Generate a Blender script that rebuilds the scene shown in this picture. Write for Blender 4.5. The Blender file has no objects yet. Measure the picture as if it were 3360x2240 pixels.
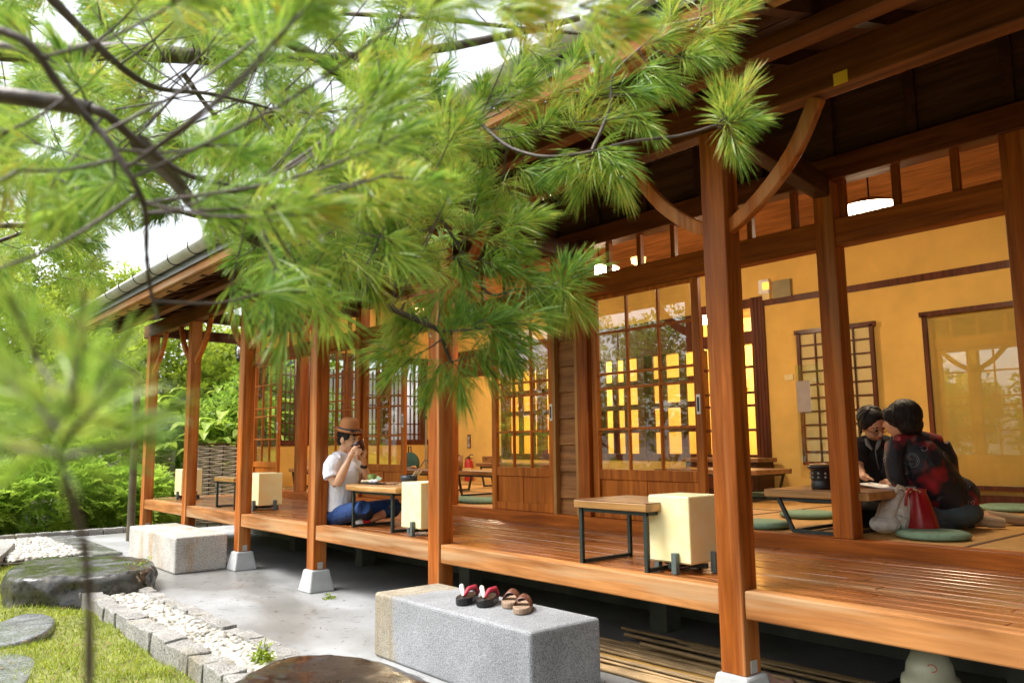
import bpy, bmesh, math, random
import numpy as np
from mathutils import Vector, Matrix

# ------------------------------------------------------------------ camera
U = 0.77                      # metres per layout unit (one ken = 2.36 units)
YAW, PITCH, ROLL = math.radians(40.179), math.radians(7.339), math.radians(-0.658)
FPX = 2616.15                 # focal length in pixels of a 3360 wide frame
FW = Vector((math.sin(YAW)*math.cos(PITCH), math.cos(YAW)*math.cos(PITCH), math.sin(PITCH)))
_r = Vector((math.cos(YAW), -math.sin(YAW), 0)); _u = _r.cross(FW)
RT = _r*math.cos(ROLL) + _u*math.sin(ROLL)
UP = -_r*math.sin(ROLL) + _u*math.cos(ROLL)
EYE = Vector((0, 0, 1.45))
S = bpy.context.scene
cam_d = bpy.data.cameras.new('camera'); cam = bpy.data.objects.new('camera', cam_d)
S.collection.objects.link(cam); S.camera = cam
m = Matrix((RT, UP, -FW)).transposed().to_4x4(); m.translation = EYE*U
cam.matrix_world = m
cam_d.sensor_width = 36.0; cam_d.lens = FPX/3360*36.0
cam_d.clip_start = 0.05; cam_d.clip_end = 600
cam_d.dof.use_dof = True; cam_d.dof.focus_distance = 5.0; cam_d.dof.aperture_fstop = 5.0

# ------------------------------------------------------------------ world, sun, exposure
W = bpy.data.worlds.new('World'); S.world = W; W.use_nodes = True
nt = W.node_tree; nt.nodes.clear()
sky = nt.nodes.new('ShaderNodeTexSky'); sky.sky_type = 'NISHITA'; sky.sun_disc = False
SUN_EL, SUN_ROT = math.radians(58), math.radians(-60)
sky.sun_elevation = SUN_EL; sky.sun_rotation = SUN_ROT; sky.air_density = 1.0; sky.dust_density = 4.0; sky.ozone_density = 1.0
hsv = nt.nodes.new('ShaderNodeHueSaturation'); hsv.inputs['Saturation'].default_value = 0.28
bg = nt.nodes.new('ShaderNodeBackground'); bg.inputs['Strength'].default_value = 0.15
wo = nt.nodes.new('ShaderNodeOutputWorld')
nt.links.new(sky.outputs[0], hsv.inputs['Color']); nt.links.new(hsv.outputs[0], bg.inputs[0]); nt.links.new(bg.outputs[0], wo.inputs[0])
sd = bpy.data.lights.new('sun', 'SUN'); sd.energy = 1.35; sd.angle = math.radians(30); sd.color = (1, .96, .9)
so = bpy.data.objects.new('sun', sd); S.collection.objects.link(so)
sdir = Vector((math.sin(SUN_ROT)*math.cos(SUN_EL), math.cos(SUN_ROT)*math.cos(SUN_EL), math.sin(SUN_EL)))
so.rotation_euler = sdir.to_track_quat('Z', 'Y').to_euler()
S.view_settings.view_transform = 'Standard'; S.view_settings.look = 'None'
S.view_settings.exposure = 1.65; S.view_settings.gamma = 1.0
S.cycles.use_denoising = True
S.cycles.max_bounces = 8; S.cycles.diffuse_bounces = 4; S.cycles.glossy_bounces = 4
S.cycles.transparent_max_bounces = 24; S.cycles.transmission_bounces = 8
S.cycles.caustics_reflective = False; S.cycles.caustics_refractive = False
S.cycles.sample_clamp_indirect = 8.0

COL = S.collection
rnd = random.Random(7)
R = math.radians

def at(px, py, d):            # a point seen at photo pixel (px, py), d units deep
    return EYE + (RT*((px-1680)/FPX) + UP*(-(py-1120)/FPX) + FW)*d
def on(px, py, x=None, y=None, z=None):   # where that sight line meets a plane
    v = RT*((px-1680)/FPX) + UP*(-(py-1120)/FPX) + FW
    t = (x/v.x) if x is not None else (y/v.y) if y is not None else (z-1.45)/v.z
    return EYE + v*t

# ------------------------------------------------------------------ object helpers
def tag(o, label=None, cat=None, group=None, kind=None):
    if label: o['label'] = label
    if cat: o['category'] = cat
    if group: o['group'] = group
    if kind: o['kind'] = kind
    return o
def thing(name, label, cat, loc=(0, 0, 0), group=None, rz=0):
    o = bpy.data.objects.new(name, None); COL.objects.link(o)
    o.location = Vector(loc)*U; o.rotation_euler.z = rz; o.empty_display_size = .1
    return tag(o, label, cat, group)
def wloc(p):
    v = Vector((0, 0, 0))
    while p is not None: v += p.location; p = p.parent
    return v
class MB:
    def __init__(s): s.v = []; s.f = []; s.sm = []
    def add(s, vs, fs, smooth=False):
        n = len(s.v); s.v += [tuple(q) for q in vs]; s.f += [tuple(i+n for i in f) for f in fs]; s.sm += [smooth]*len(fs); return s
    def box(s, x0, x1, y0, y1, z0, z1):
        vs = [(x, y, z) for z in (z0, z1) for y in (y0, y1) for x in (x0, x1)]
        return s.add(vs, [(0, 2, 3, 1), (4, 5, 7, 6), (0, 1, 5, 4), (2, 6, 7, 3), (0, 4, 6, 2), (1, 3, 7, 5)])
    def bar(s, a, b, w, h, up=(0, 0, 1)):      # rectangular bar from a to b
        a, b = Vector(a), Vector(b); d = (b-a).normalized(); up = Vector(up)
        if abs(d.dot(up)) > .98: up = Vector((1, 0, 0))
        r = d.cross(up).normalized(); q = r.cross(d).normalized()
        vs = [p + r*(sx*w/2) + q*(sy*h/2) for p in (a, b) for sx, sy in ((-1, -1), (1, -1), (1, 1), (-1, 1))]
        return s.add(vs, [(0, 3, 2, 1), (4, 5, 6, 7), (0, 1, 5, 4), (1, 2, 6, 5), (2, 3, 7, 6), (3, 0, 4, 7)])
    def tube(s, pts, rad, n=8, cap=True, flat=1.0):
        pts = [Vector(p) for p in pts]; k = len(pts)
        if not hasattr(rad, '__len__'): rad = [rad]*k
        rings = []; ref = None
        for i, p in enumerate(pts):
            d = (pts[min(i+1, k-1)] - pts[max(i-1, 0)]).normalized()
            if ref is None: ref = Vector((0, 0, 1)) if abs(d.z) < .9 else Vector((1, 0, 0))
            a = (ref - d*ref.dot(d)).normalized(); ref = a; b = d.cross(a)
            rings.append([p + (a*math.cos(t)*flat + b*math.sin(t))*rad[i] for t in [2*math.pi*j/n for j in range(n)]])
        vs = [q for rg in rings for q in rg]
        fs = [(i*n+j, i*n+(j+1) % n, (i+1)*n+(j+1) % n, (i+1)*n+j) for i in range(k-1) for j in range(n)]
        s.add(vs, fs, True)
        if cap: s.add(rings[0], [tuple(reversed(range(n)))]); s.add(rings[-1], [tuple(range(n))])
        return s
    def lathe(s, prof, c=(0, 0, 0), n=24, smooth=True, sx=1, sy=1):
        c = Vector(c); vs = []
        for r, z in prof:
            vs += [c + Vector((max(r, 1e-4)*math.cos(2*math.pi*j/n)*sx, max(r, 1e-4)*math.sin(2*math.pi*j/n)*sy, z)) for j in range(n)]
        fs = [(i*n+j, i*n+(j+1) % n, (i+1)*n+(j+1) % n, (i+1)*n+j) for i in range(len(prof)-1) for j in range(n)]
        return s.add(vs, fs, smooth)
    def prism(s, poly, z0, z1):
        n = len(poly)
        s.add([(p[0], p[1], z0) for p in poly] + [(p[0], p[1], z1) for p in poly],
              [tuple(reversed(range(n))), tuple(range(n, 2*n))] + [(i, (i+1) % n, n+(i+1) % n, n+i) for i in range(n)])
        return s
    def ell(s, c, r, rot=None, n=16, k=10):
        c = Vector(c); vs = []; rot = rot or Matrix.Identity(3)
        for i in range(k+1):
            t = math.pi*i/k; q = max(math.sin(t), 1e-3)
            vs += [c + rot @ Vector((r[0]*q*math.cos(2*math.pi*j/n), r[1]*q*math.sin(2*math.pi*j/n), r[2]*math.cos(t))) for j in range(n)]
        fs = [(i*n+j, (i+1)*n+j, (i+1)*n+(j+1) % n, i*n+(j+1) % n) for i in range(k) for j in range(n)]
        return s.add(vs, fs, True)
    def build(s, name, mat, parent=None, bevel=0, seg=1, remesh=0, smooth=0, subsurf=0):
        o0 = wloc(parent)
        me = bpy.data.meshes.new(name)
        me.from_pydata([tuple(Vector(q)*U - o0) for q in s.v], [], s.f)
        me.polygons.foreach_set('use_smooth', s.sm)
        me.materials.append(mat); me.update()
        o = bpy.data.objects.new(name, me); COL.objects.link(o); o.parent = parent
        if bevel:
            b = o.modifiers.new('bevel', 'BEVEL'); b.width = bevel; b.segments = seg; b.limit_method = 'ANGLE'; b.angle_limit = R(40)
        if remesh:
            r_ = o.modifiers.new('remesh', 'REMESH'); r_.mode = 'VOXEL'; r_.voxel_size = remesh; r_.use_smooth_shade = True
        if smooth:
            q = o.modifiers.new('smooth', 'SMOOTH'); q.factor = .5; q.iterations = smooth
        if subsurf:
            q = o.modifiers.new('subsurf', 'SUBSURF'); q.levels = subsurf; q.render_levels = subsurf
        return o
def raw(name, V, F, mat, parent=None, smooth=False):     # big numpy mesh: V (n,3) units, F (m,k)
    V = np.asarray(V, dtype=np.float32)*U - np.array(wloc(parent), dtype=np.float32)
    me = bpy.data.meshes.new(name); k = F.shape[1]
    me.vertices.add(len(V)); me.vertices.foreach_set('co', V.ravel())
    me.loops.add(F.size); me.loops.foreach_set('vertex_index', F.ravel().astype(np.int32))
    me.polygons.add(len(F)); me.polygons.foreach_set('loop_start', np.arange(0, F.size, k, dtype=np.int32))
    if smooth: me.polygons.foreach_set('use_smooth', np.ones(len(F), dtype=bool))
    me.materials.append(mat); me.update(calc_edges=True); me.validate()
    o = bpy.data.objects.new(name, me); COL.objects.link(o); o.parent = parent
    return o
def copy_tree(o, loc=None, rz=None, label=None, scale=None, parent=None):
    c = o.copy(); COL.objects.link(c); c.parent = parent
    if loc is not None: c.location = Vector(loc)*U
    if rz is not None: c.rotation_euler.z = rz
    if scale is not None: c.scale = scale if hasattr(scale, '__len__') else (scale,)*3
    if label: c['label'] = label
    for ch in [q for q in o.children]: copy_tree(ch, parent=c)
    return c

def to_mesh(fo):              # lettering becomes a real mesh object
    bpy.context.view_layer.update(); me = bpy.data.meshes.new_from_object(fo); o = bpy.data.objects.new(fo.name+'_', me); COL.objects.link(o)
    o.parent = fo.parent; o.location = fo.location; o.rotation_euler = fo.rotation_euler; n = fo.name; bpy.data.objects.remove(fo); o.name = n.split('.')[0]; return o

# ------------------------------------------------------------------ materials
def nodes(name):
    mt = bpy.data.materials.new(name); mt.use_nodes = True; t = mt.node_tree
    return mt, t, t.nodes['Principled BSDF']
def ramp(t, stops):
    r = t.nodes.new('ShaderNodeValToRGB'); e = r.color_ramp.elements
    while len(e) < len(stops): e.new(.5)
    for i, (p, c) in enumerate(stops): e[i].position = p; e[i].color = (*c, 1)
    return r
def noise(t, scale=(1, 1, 1), sc=5, det=4, dist=0, rough=.55, rot=(0, 0, 0), src='Object'):
    tc = t.nodes.new('ShaderNodeTexCoord'); mp = t.nodes.new('ShaderNodeMapping'); n = t.nodes.new('ShaderNodeTexNoise')
    mp.inputs['Scale'].default_value = scale; mp.inputs['Rotation'].default_value = rot
    n.inputs['Scale'].default_value = sc; n.inputs['Detail'].default_value = det; n.inputs['Distortion'].default_value = dist; n.inputs['Roughness'].default_value = rough
    t.links.new(tc.outputs[src], mp.inputs[0]); t.links.new(mp.outputs[0], n.inputs['Vector'])
    return n
def bump(t, b, hsock, st=.3, dist=.01):
    n = t.nodes.new('ShaderNodeBump'); n.inputs['Strength'].default_value = st; n.inputs['Distance'].default_value = dist
    t.links.new(hsock, n.inputs['Height']); t.links.new(n.outputs[0], b.inputs['Normal']); return n
def mixc(t, f, a, b, mode='MIX'):
    n = t.nodes.new('ShaderNodeMix'); n.data_type = 'RGBA'; n.blend_type = mode
    for i, q in ((0, f), (6, a), (7, b)):
        if hasattr(q, 'links') or hasattr(q, 'is_linked'): t.links.new(q, n.inputs[i])
        else: n.inputs[i].default_value = (*q, 1) if i and len(q) == 3 else q
    return n.outputs[2]
def wood(name, dark, light, axis='z', rough=.4, coat=.0, scale=1.0, wear=None, rings=9, bst=.25):
    mt, t, b = nodes(name)
    st = {'x': (.06, 1, 1), 'y': (1, .06, 1), 'z': (1, 1, .06)}[axis]
    n1 = noise(t, st, 26*scale, 6, .6, .65); n2 = noise(t, st, rings*scale, 3, 1.6); n3 = noise(t, (1, 1, 1), 1.3, 2)
    r1 = ramp(t, [(.3, dark), (.72, light)]); t.links.new(n1.outputs[0], r1.inputs[0])
    r2 = ramp(t, [(.36, (.5, .46, .42)), (.55, (1, 1, 1))]); t.links.new(n2.outputs[0], r2.inputs[0])
    r3 = ramp(t, [(.35, (.78, .74, .7)), (.65, (1.12, 1.1, 1.08))]); t.links.new(n3.outputs[0], r3.inputs[0])
    c = mixc(t, 1.0, mixc(t, .55, r1.outputs[0], r2.outputs[0], 'MULTIPLY'), r3.outputs[0], 'MULTIPLY')
    oi = t.nodes.new('ShaderNodeObjectInfo'); ro = ramp(t, [(0, (.82, .8, .8)), (1, (1.1, 1.1, 1.1))]); t.links.new(oi.outputs['Random'], ro.inputs[0])
    c = mixc(t, 1.0, c, ro.outputs[0], 'MULTIPLY')
    if wear:
        n4 = noise(t, st, 7, 5, .4); r4 = ramp(t, [(.5, (0, 0, 0)), (.68, (1, 1, 1))]); t.links.new(n4.outputs[0], r4.inputs[0])
        c = mixc(t, r4.outputs[0], c, wear)
    t.links.new(c, b.inputs['Base Color'])
    rr = ramp(t, [(.3, (rough*.75,)*3), (.7, (min(1, rough*1.3),)*3)]); t.links.new(n2.outputs[0], rr.inputs[0]); t.links.new(rr.outputs[0], b.inputs['Roughness'])
    b.inputs['Coat Weight'].default_value = coat; b.inputs['Coat Roughness'].default_value = .16
    if coat < .3: b.inputs['Specular IOR Level'].default_value = .22
    bump(t, b, n1.outputs[0], bst, .004)
    return mt
def plain(name, col, rough=.6, metal=0, var=.12, sc=8, bmp=.1, coat=0, emit=None, es=0, spec=.5):
    mt, t, b = nodes(name)
    n = noise(t, sc=sc, det=5); r = ramp(t, [(.3, tuple(c*(1-var) for c in col)), (.7, tuple(min(1, c*(1+var)) for c in col))])
    t.links.new(n.outputs[0], r.inputs[0]); t.links.new(r.outputs[0], b.inputs['Base Color'])
    b.inputs['Roughness'].default_value = rough; b.inputs['Metallic'].default_value = metal; b.inputs['Coat Weight'].default_value = coat
    b.inputs['Specular IOR Level'].default_value = spec
    if bmp: bump(t, b, n.outputs[0], bmp, .005)
    if emit: b.inputs['Emission Color'].default_value = (*emit, 1); b.inputs['Emission Strength'].default_value = es
    return mt
def glass_mat():
    mt, t, b = nodes('window_glass'); t.nodes.remove(b)
    tr = t.nodes.new('ShaderNodeBsdfTransparent'); gl = t.nodes.new('ShaderNodeBsdfGlossy'); gl.inputs['Roughness'].default_value = .0
    tr.inputs[0].default_value = (.97, .99, .97, 1)
    fr = t.nodes.new('ShaderNodeFresnel'); ge = t.nodes.new('ShaderNodeNewGeometry'); mr = t.nodes.new('ShaderNodeMapRange')
    mr.inputs['To Min'].default_value = 1.9; mr.inputs['To Max'].default_value = 1/1.9; t.links.new(ge.outputs['Backfacing'], mr.inputs['Value']); t.links.new(mr.outputs[0], fr.inputs[0])
    mx = t.nodes.new('ShaderNodeMixShader'); t.links.new(fr.outputs[0], mx.inputs[0]); t.links.new(tr.outputs[0], mx.inputs[1]); t.links.new(gl.outputs[0], mx.inputs[2])
    t.links.new(mx.outputs[0], t.nodes['Material Output'].inputs[0]); return mt
def leaf_mat(name, a, b_, c, trans=.35, rough=.45, sc=2.5, spec=.5):
    mt, t, b = nodes(name)
    n = noise(t, sc=sc, det=3); n2 = noise(t, sc=sc*14, det=2)
    r = ramp(t, [(.34, a), (.5, b_), (.68, c)])
    ad = t.nodes.new('ShaderNodeMath'); ad.operation = 'MULTIPLY_ADD'; ad.inputs[1].default_value = .5; t.links.new(n2.outputs[0], ad.inputs[0])
    hl = t.nodes.new('ShaderNodeMath'); hl.operation = 'MULTIPLY'; hl.inputs[1].default_value = .5; t.links.new(n.outputs[0], hl.inputs[0]); t.links.new(hl.outputs[0], ad.inputs[2])
    t.links.new(ad.outputs[0], r.inputs[0]); t.links.new(r.outputs[0], b.inputs['Base Color'])
    b.inputs['Roughness'].default_value = rough; b.inputs['Specular IOR Level'].default_value = spec
    tl = t.nodes.new('ShaderNodeBsdfTranslucent'); t.links.new(r.outputs[0], tl.inputs[0])
    mx = t.nodes.new('ShaderNodeMixShader'); mx.inputs[0].default_value = trans
    t.links.new(b.outputs[0], mx.inputs[1]); t.links.new(tl.outputs[0], mx.inputs[2]); t.links.new(mx.outputs[0], t.nodes['Material Output'].inputs[0])
    return mt
def granite(name, base, dark, stain=None, wet=False, band=None, sc=160, rough=.8, bst=.35):
    mt, t, b = nodes(name)
    n = noise(t, sc=sc, det=3, rough=.7); r = ramp(t, [(.38, dark), (.5, base), (.66, tuple(min(1, q*1.35) for q in base))])
    t.links.new(n.outputs[0], r.inputs[0]); c = r.outputs[0]
    n2 = noise(t, sc=3.5, det=5); r2 = ramp(t, [(.3, (.72, .72, .72)), (.7, (1.1, 1.1, 1.1))]); t.links.new(n2.outputs[0], r2.inputs[0]); c = mixc(t, 1.0, c, r2.outputs[0], 'MULTIPLY')
    if band:
        tc = t.nodes.new('ShaderNodeTexCoord'); sx_ = t.nodes.new('ShaderNodeSeparateXYZ'); t.links.new(tc.outputs['Object'], sx_.inputs[0])
        n8 = noise(t, (1, 1, .25), 5, 4, 1); ad = t.nodes.new('ShaderNodeMath'); ad.operation = 'MULTIPLY_ADD'; ad.inputs[1].default_value = .22; t.links.new(n8.outputs[0], ad.inputs[0]); t.links.new(sx_.outputs['Y'], ad.inputs[2])
        mp_ = t.nodes.new('ShaderNodeMapRange'); mp_.inputs['From Min'].default_value = band; mp_.inputs['From Max'].default_value = band+.07; t.links.new(ad.outputs[0], mp_.inputs['Value'])
        n9 = noise(t, (1, 3, .2), 9, 4, 1); r9 = ramp(t, [(.35, (1.05, .82, .50)), (.65, (1.2, 1.08, .85))]); t.links.new(n9.outputs[0], r9.inputs[0])
        c = mixc(t, mp_.outputs[0], c, mixc(t, 1.0, c, r9.outputs[0], 'MULTIPLY'))
    if stain:
        n3 = noise(t, (1, 1, .28), 3.2, 6, .8); r3 = ramp(t, [(.52, (0, 0, 0)), (.7, (1, 1, 1))]); t.links.new(n3.outputs[0], r3.inputs[0])
        c = mixc(t, r3.outputs[0], c, mixc(t, 1.0, c, stain, 'MULTIPLY'))
    t.links.new(c, b.inputs['Base Color'])
    n4 = noise(t, sc=14, det=6); bump(t, b, (n4 if wet else n).outputs[0], bst, .01)
    if wet:
        rr = ramp(t, [(.4, (.08,)*3), (.65, (.38,)*3)]); t.links.new(n2.outputs[0], rr.inputs[0]); t.links.new(rr.outputs[0], b.inputs['Roughness'])
    else: b.inputs['Roughness'].default_value = rough
    return mt

O_D, O_L = (.26, .062, .008), (.58, .168, .019)
W_Z = wood('oiled_wood_upright', O_D, O_L, 'z', .55, 0, wear=(.50, .21, .07))
W_Y = wood('oiled_wood_long', O_D, O_L, 'y', .55, 0)
W_X = wood('oiled_wood_cross', O_D, O_L, 'x', .5, 0)
W_DOOR = wood('door_wood', (.32, .082, .009), (.62, .20, .025), 'z', .45, .05)
W_DECK = wood('varnished_deck_wood', (.20, .055, .009), (.46, .155, .028), 'y', .30, .35, wear=(.30, .15, .06), bst=.07)
W_EDGE = wood('weathered_edge_wood', (.32, .12, .03), (.58, .27, .09), 'y', .6, 0, wear=(.46, .31, .17))
W_SIDE = wood('bare_cedar_siding', (.20, .080, .022), (.46, .22, .075), 'y', .55, 0, rings=5)
W_TRIM = wood('pale_trim_wood', (.38, .18, .05), (.60, .33, .11), 'z', .5)
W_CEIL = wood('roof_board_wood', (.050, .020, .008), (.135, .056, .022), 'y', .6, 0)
W_BEAM = wood('shade_toned_beam_wood', (.10, .028, .007), (.27, .080, .018), 'y', .5, .05)  # shade under the roof is put into this darker beam colour
W_CEIN = wood('lamplight_toned_ceiling_wood', (.20, .075, .020), (.52, .22, .07), 'y', .6, 0)  # same roof boards, with lamplight put into a lighter colour
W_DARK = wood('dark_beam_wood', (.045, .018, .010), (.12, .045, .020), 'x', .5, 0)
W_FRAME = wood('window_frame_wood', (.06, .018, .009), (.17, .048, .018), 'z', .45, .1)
W_TABLE = wood('pine_table_wood', (.42, .20, .06), (.72, .42, .15), 'y', .35, .3, rings=6)
W_TABR = wood('brown_table_top_wood', (.20, .085, .03), (.42, .2, .075), 'y', .32, .3, rings=6)
PLASTER = plain('yellow_plaster', (.72, .46, .12), .85, var=.10, sc=3, bmp=.06)
PLASTER2 = plain('bright_yellow_plaster', (.84, .58, .12), .85, var=.05, sc=3, bmp=.06)
TATAMI = plain('woven_tatami', (.50, .27, .075), .6, var=.16, sc=30, bmp=.15)
STEEL = plain('dark_green_steel', (.018, .030, .028), .45, .0, bmp=0)
STEEL_G = plain('grey_painted_steel', (.10, .14, .14), .45, .0, bmp=0)
BLACK = plain('black_plastic', (.012, .012, .013), .4, bmp=0)
WHITE = plain('white_paint', (.8, .8, .78), .5, bmp=0)
CONC = plain('smooth_concrete', (.32, .315, .30), .7, var=.22, sc=2.6, bmp=.12)
def conc_mat():
    mt, t, b = nodes('damp_concrete'); n = noise(t, sc=2.2, det=6); n2 = noise(t, (1, .5, 1), .9, 5, .5); n3 = noise(t, sc=45, det=3)
    r = ramp(t, [(.3, (.245, .25, .25)), (.7, (.345, .355, .365))]); t.links.new(n.outputs[0], r.inputs[0])
    r2 = ramp(t, [(.42, (.70, .68, .64)), (.58, (1, 1, 1))]); t.links.new(n2.outputs[0], r2.inputs[0]); r3 = ramp(t, [(.28, (.55, .52, .48)), (.38, (1, 1, 1))]); t.links.new(n3.outputs[0], r3.inputs[0])
    c = mixc(t, 1.0, mixc(t, 1.0, r.outputs[0], r2.outputs[0], 'MULTIPLY'), r3.outputs[0], 'MULTIPLY'); t.links.new(c, b.inputs['Base Color'])
    rr = ramp(t, [(.40, (.35,)*3), (.56, (.75,)*3)]); t.links.new(n2.outputs[0], rr.inputs[0]); t.links.new(rr.outputs[0], b.inputs['Roughness']); bump(t, b, n3.outputs[0], .15, .004); return mt
CONC = conc_mat()
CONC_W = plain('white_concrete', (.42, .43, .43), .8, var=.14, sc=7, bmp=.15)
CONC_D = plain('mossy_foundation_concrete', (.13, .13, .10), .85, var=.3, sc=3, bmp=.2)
GLASS = glass_mat()
ZINC = plain('grey_zinc_gutter', (.46, .45, .41), .45, .1, var=.2, sc=6, bmp=.05)
PIPE = plain('brown_painted_pipe', (.12, .10, .065), .45, .2, var=.25, sc=5, bmp=.05)
LAMP = plain('lit_lamp_glass', (.9, .88, .8), .5, emit=(1, .86, .62), es=14, bmp=0)
PAPER = plain('white_paper', (.8, .8, .8), .7, bmp=0)
SHOJI = plain('shoji_paper', (.62, .50, .24), .9, var=.05, bmp=0)
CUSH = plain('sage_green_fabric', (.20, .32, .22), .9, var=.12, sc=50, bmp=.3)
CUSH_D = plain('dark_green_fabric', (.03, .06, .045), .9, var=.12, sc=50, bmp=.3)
def lantern_mat():
    mt, t, b = nodes('cream_lantern_paper')
    n = noise(t, sc=9, det=6); r = ramp(t, [(.3, (.90, .77, .38)), (.7, (.93, .87, .56))]); t.links.new(n.outputs[0], r.inputs[0])
    t.links.new(r.outputs[0], b.inputs['Base Color']); b.inputs['Roughness'].default_value = .45
    b.inputs['Subsurface Weight'].default_value = .15; b.inputs['Subsurface Radius'].default_value = (.06, .04, .015); b.inputs['Subsurface Scale'].default_value = 1
    bump(t, b, n.outputs[0], .08, .004); return mt
LANT = lantern_mat()

# ------------------------------------------------------------------ setting: ground and sky side
G = -.1
def sheet(name, poly, z, mat, thick=.02):
    return tag(MB().prism(poly, z-thick, z).build(name, mat), kind='structure')
g_ = MB(); g_.box(-260, 260, -260, 260, -.5, -.30)
DIRT = plain('damp_soil', (.10, .085, .045), .9, var=.4, sc=3, bmp=.5)
tag(g_.build('ground', DIRT), kind='structure')
tag(MB().box(2.66, 16, -12, 16.2, -.34, G).build('concrete_apron', CONC), kind='structure')

# ------------------------------------------------------------------ the tea house
X0, X1, XB, YE = 4.05, 5.95, 10.3, 14.8
house = thing('teahouse', 'wooden tea house with open plank veranda, lattice sliding doors and yellow plaster rooms', 'building', (X0, 7, G))
def zroof(x): return 3.47 + .28*(x-3.0) if x < 8.2 else 3.47+.28*5.2 - .28*(x-8.2)
OUT = [-6.6, -3.5, -.4, 2.76, 5.78, 8.13, 10.22, 12.31, 14.42]     # near face of each veranda post
INN = [-7.6, -6.0, -4.4, -3.0, -1.4, .2, 1.68, 3.04, 5.79, 8.25, 10.50, 12.52, 14.62]
for i, y in enumerate(OUT):
    MB().box(X0-.02, X0+.135, y, y+.165, .13, 3.37).build('post', W_Z, house, .004)
    f = MB(); a, b = .15, .115; cx, cy = X0+.06, y+.082
    for z, q in ((G, .15), (.13, .105)): f.v += [(cx-q, cy-q, z), (cx+q, cy-q, z), (cx+q, cy+q, z), (cx-q, cy+q, z)]
    f.f = [(0, 3, 2, 1), (4, 5, 6, 7), (0, 1, 5, 4), (1, 2, 6, 5), (2, 3, 7, 6), (3, 0, 4, 7)]; f.sm = [False]*6
    f.build('footing', CONC_W, house, .012, 2)
    if True:                                           # iron strap plate on the post foot
        MB().box(cx-.03, cx+.03, y-.006, y+.01, .14, .21).build('bracket', ZINC, house)
    def arc(sgn, dy0):
        q = [(-.02, -.012), (.06, .03), (.13, .07), (.21, .125), (.29, .19), (.37, .265), (.44, .345), (.50, .43), (.55, .52), (.60, .62)]
        return [(X0+.055, dy0+sgn*a, 2.76+b) for a, b in q]
    for sgn in (-1, 1):
        if y > 14 and sgn == 1: continue
        br = MB(); base = y if sgn < 0 else y+.165
        pts = arc(sgn, base)
        pts = [(p[0], p[1], min(p[2], 3.37)) for p in pts]
        for k in range(9):
            p, q = Vector(pts[k]), Vector(pts[k+1]); d = (q-p).normalized(); nrm = Vector((0, -d.z, d.y))*.042
            if k == 0: prev = [p+nrm+Vector((-.03, 0, 0)), p+nrm+Vector((.03, 0, 0)), p-nrm+Vector((.03, 0, 0)), p-nrm+Vector((-.03, 0, 0))]; br.v += prev
            cur = [q+nrm+Vector((-.03, 0, 0)), q+nrm+Vector((.03, 0, 0)), q-nrm+Vector((.03, 0, 0)), q-nrm+Vector((-.03, 0, 0))]; br.v += cur
            n = 4*k
            for j in range(4): br.f.append((n+j, n+(j+1) % 4, n+4+(j+1) % 4, n+4+j))
        br.f += [(3, 2, 1, 0), (36, 37, 38, 39)]; br.sm = [True]*36 + [False]*2
        br.build('brace', W_Z, house, .006, 2)
YN = -9.0
# deck boards, front edge beams, sill
d = MB(); x = X0+.115; k = 0
while x < X1-.06:
    ys = [YN, rnd.uniform(-4, -1), rnd.uniform(1, 4), rnd.uniform(6, 9), rnd.uniform(10.5, 12.5), 14.62]
    w = min(.122, X1-.055-x)
    for a, b in zip(ys, ys[1:]):
        dz = rnd.uniform(-.002, .002); d.box(x, x+w-.007, a+.003, b-.003, .565, .60+dz)
    x += .122
d.build('deck_planks', W_DECK, house, .004, 2)
MB().box(X0+.13, X1-.06, YN, 14.6, .50, .555).build('deck_joists', W_DARK, house)
edges = [YN] + [y for y in OUT] + []
for i in range(len(OUT)):
    a = YN if i == 0 else OUT[i-1]+.168
    MB().box(X0-.004, X0+.112, a, OUT[i]-.003, .445, .603).build('edge_beam', W_EDGE, house, .008, 2)
MB().box(X0+.02, X1-.06, 14.60, 14.70, .45, .601).build('edge_beam', W_EDGE, house, .008, 2)
MB().box(X1-.05, X1+.09, YN, YE, .55, .71).build('sill', W_Y, house, .006, 2)
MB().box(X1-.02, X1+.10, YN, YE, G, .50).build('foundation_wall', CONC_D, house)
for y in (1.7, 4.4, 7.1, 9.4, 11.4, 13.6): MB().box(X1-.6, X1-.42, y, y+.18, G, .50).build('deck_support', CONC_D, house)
# outer beam, tie beams, facade posts
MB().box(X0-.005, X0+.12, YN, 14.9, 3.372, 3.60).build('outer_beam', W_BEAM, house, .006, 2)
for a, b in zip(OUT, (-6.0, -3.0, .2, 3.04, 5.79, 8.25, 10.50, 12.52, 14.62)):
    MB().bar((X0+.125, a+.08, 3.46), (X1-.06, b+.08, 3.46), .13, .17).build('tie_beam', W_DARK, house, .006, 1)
for y in INN: MB().box(X1-.05, X1+.11, y, y+.16, .712, 3.50).build('post', W_Z, house, .004)
MB().box(X1-.03, X1+.09, YN, YE, 2.97, 3.19).build('lintel', W_Y, house, .005, 1)
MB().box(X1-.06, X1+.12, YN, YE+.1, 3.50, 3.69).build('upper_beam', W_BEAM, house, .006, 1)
st0 = MB().box(X1+.0, X1+.05, 0, .05, 3.19, 3.50).build('transom_stud', W_Z, house)
def repeat(o, y, parent=house):
    c = o.copy(); COL.objects.link(c); c.parent = parent; c.location.y += y*U; return c
y = YN+.2
while y < YE:
    if all(abs(y+.02-(q+.08)) > .13 for q in INN): repeat(st0, y)
    y += .42
bpy.data.objects.remove(st0)
bw = MB(); z = 3.69
while z < 4.34: bw.box(X1+.02, X1+.045, YN, YE, z, min(z+.152, 4.32)); bw.box(X1+.016, X1+.02, YN, YE, z, z+.012); z += .15
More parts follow.
